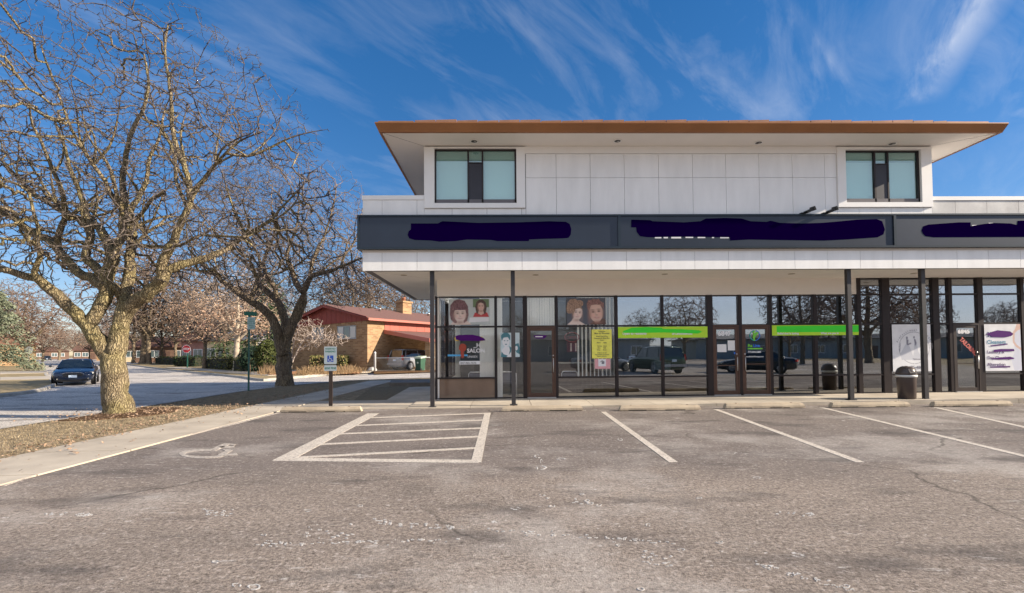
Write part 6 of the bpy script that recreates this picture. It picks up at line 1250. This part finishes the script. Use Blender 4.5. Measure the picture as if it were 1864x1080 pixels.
house('tan brick house with grey roof behind the tree trunks',252,135,math.radians(20),15,10,4.6,2.0,TANB,GRR,3,5)
house('cream brick house mostly hidden behind the dark pine',462,70,math.radians(-12),8,9,3.4,1.9,CRM,GRR,None,4)
house('tan brick house far left behind the spruce',-40,75,math.radians(-30),14,9,3.2,2,TANB,BRR,2,5)
house('low brown house at the far end of the left street',178,165,math.radians(25),10,9,3.0,1.8,DKB_,BRR,None,5)
house('brown house far off on the left side of the street',90,185,math.radians(35),10,9,3,1.8,DKB_,BRR,None,5,hip=True)
for i in range(9): dup((pa,pb)[i%2],(44+i*9,-44-(i*7)%13,-.05),i*1.1,'bare tree number %s of the row behind the lot'%('one two three four five six seven eight nine'.split()[i]),'trees behind the parking lot',.8+.07*(i%4))
house('second low building behind the lot further right, mirrored in the tailor shop glass',932,-52,math.radians(180),60,12,3.4,.9,GSID,GRR,None,13,hip=True,group='buildings behind the lot').location=(62,-56,-.05)
house('third low building far right behind the lot, mirrored in the last window',932,-52,math.radians(180),60,12,3.4,.9,TANB,GRR,None,13,hip=True,group='buildings behind the lot').location=(126,-60,-.05)
# low building and hedge behind the lot, mirrored in the glass
house('long low brick building behind the parking lot, mirrored in the glass',932,-46,math.radians(180),44,12,3.2,.9,GSID,GRR,None,11,hip=True)
# ------------------------------------------------------------------ grass blades, fallen leaves
def scatter(name,label,m_,n,region,hgt,wid,lean,z=-.012,seed=1,flat=False,wt=None):
    rg=np.random.default_rng(seed); k=MB(); c=0
    while c<n:
        q=region(rg)
        if q is None: continue
        c+=1; a=Vector((q[0],q[1],z))
        if flat:
            u=Vector((rg.normal(),rg.normal(),rg.normal(0,.25))).normalized(); w_=u.cross(Vector((0,0,1))+Vector(rg.normal(0,.35,3))).normalized(); s=wid*rg.uniform(.6,1.4); a.z+=rg.uniform(.012,.03); k.poly([a-u*s,a-w_*s*.55,a+u*s,a+w_*s*.55])
        else:
            d=Vector((rg.normal(0,lean),rg.normal(0,lean),1)).normalized()*hgt*rg.uniform(.5,1.3); s_=Vector((rg.normal(),rg.normal(),0)).normalized()*wid; k.poly([a-s_,a+s_,a+d])
    return tag(k.build(name,m_),label,name.replace('_',' '),kind='stuff')
def park(rg):
    y=5+ (28-5)*rg.random()**1.5; x=rg.uniform(-10.35,-7.45)
    if x<-10.3+max(0,y-22)*.5: return None
    if (x-TX)**2+(y-TY+.1)**2<1.3 and rg.random()<.9: return None
    return (x,y)
scatter('lawn_grass','short straw coloured winter grass on the parkway strip',mat('straw_blade',(.40,.325,.22),.9,col2=(.19,.145,.085),vscale=3,spec=.1),36000,park,.034,.005,.9)
def edge(rg):
    y=4+16*rg.random()**1.3; x=-7.42+rg.normal(0,.26)-abs(rg.normal(0,.2))+(rg.random()<.12)*rg.uniform(0,1.4); return (x,y)
scatter('fallen_leaves','pale and brown leaf litter along the sidewalk edge and around the tree',mat('leaf_litter',(.50,.36,.25),.9,col2=(.20,.12,.08),vscale=40,spec=.1),3200,lambda rg: edge(rg) if rg.random()<.62 else (TX+.6+rg.normal(0,1.0),TY-.2+rg.normal(0,.9)),0,.026,0,seed=4,flat=True,z=.012)
lq=[gp(p,682) for p in (495,640)]
scatter('fallen_leaves','orange brown leaf litter under the hedge at the brick house',mat('orange_litter',(.58,.34,.20),.9,col2=(.34,.17,.09),vscale=20,spec=.1),5000,lambda rg:(lambda t,v:(gp(490+165*t,683-v*5-t*3)))(rg.random(),rg.random()),0,.09,0,z=.0,seed=6,flat=True)
# lawn strip left of the entrance path, shade put into its darker colour
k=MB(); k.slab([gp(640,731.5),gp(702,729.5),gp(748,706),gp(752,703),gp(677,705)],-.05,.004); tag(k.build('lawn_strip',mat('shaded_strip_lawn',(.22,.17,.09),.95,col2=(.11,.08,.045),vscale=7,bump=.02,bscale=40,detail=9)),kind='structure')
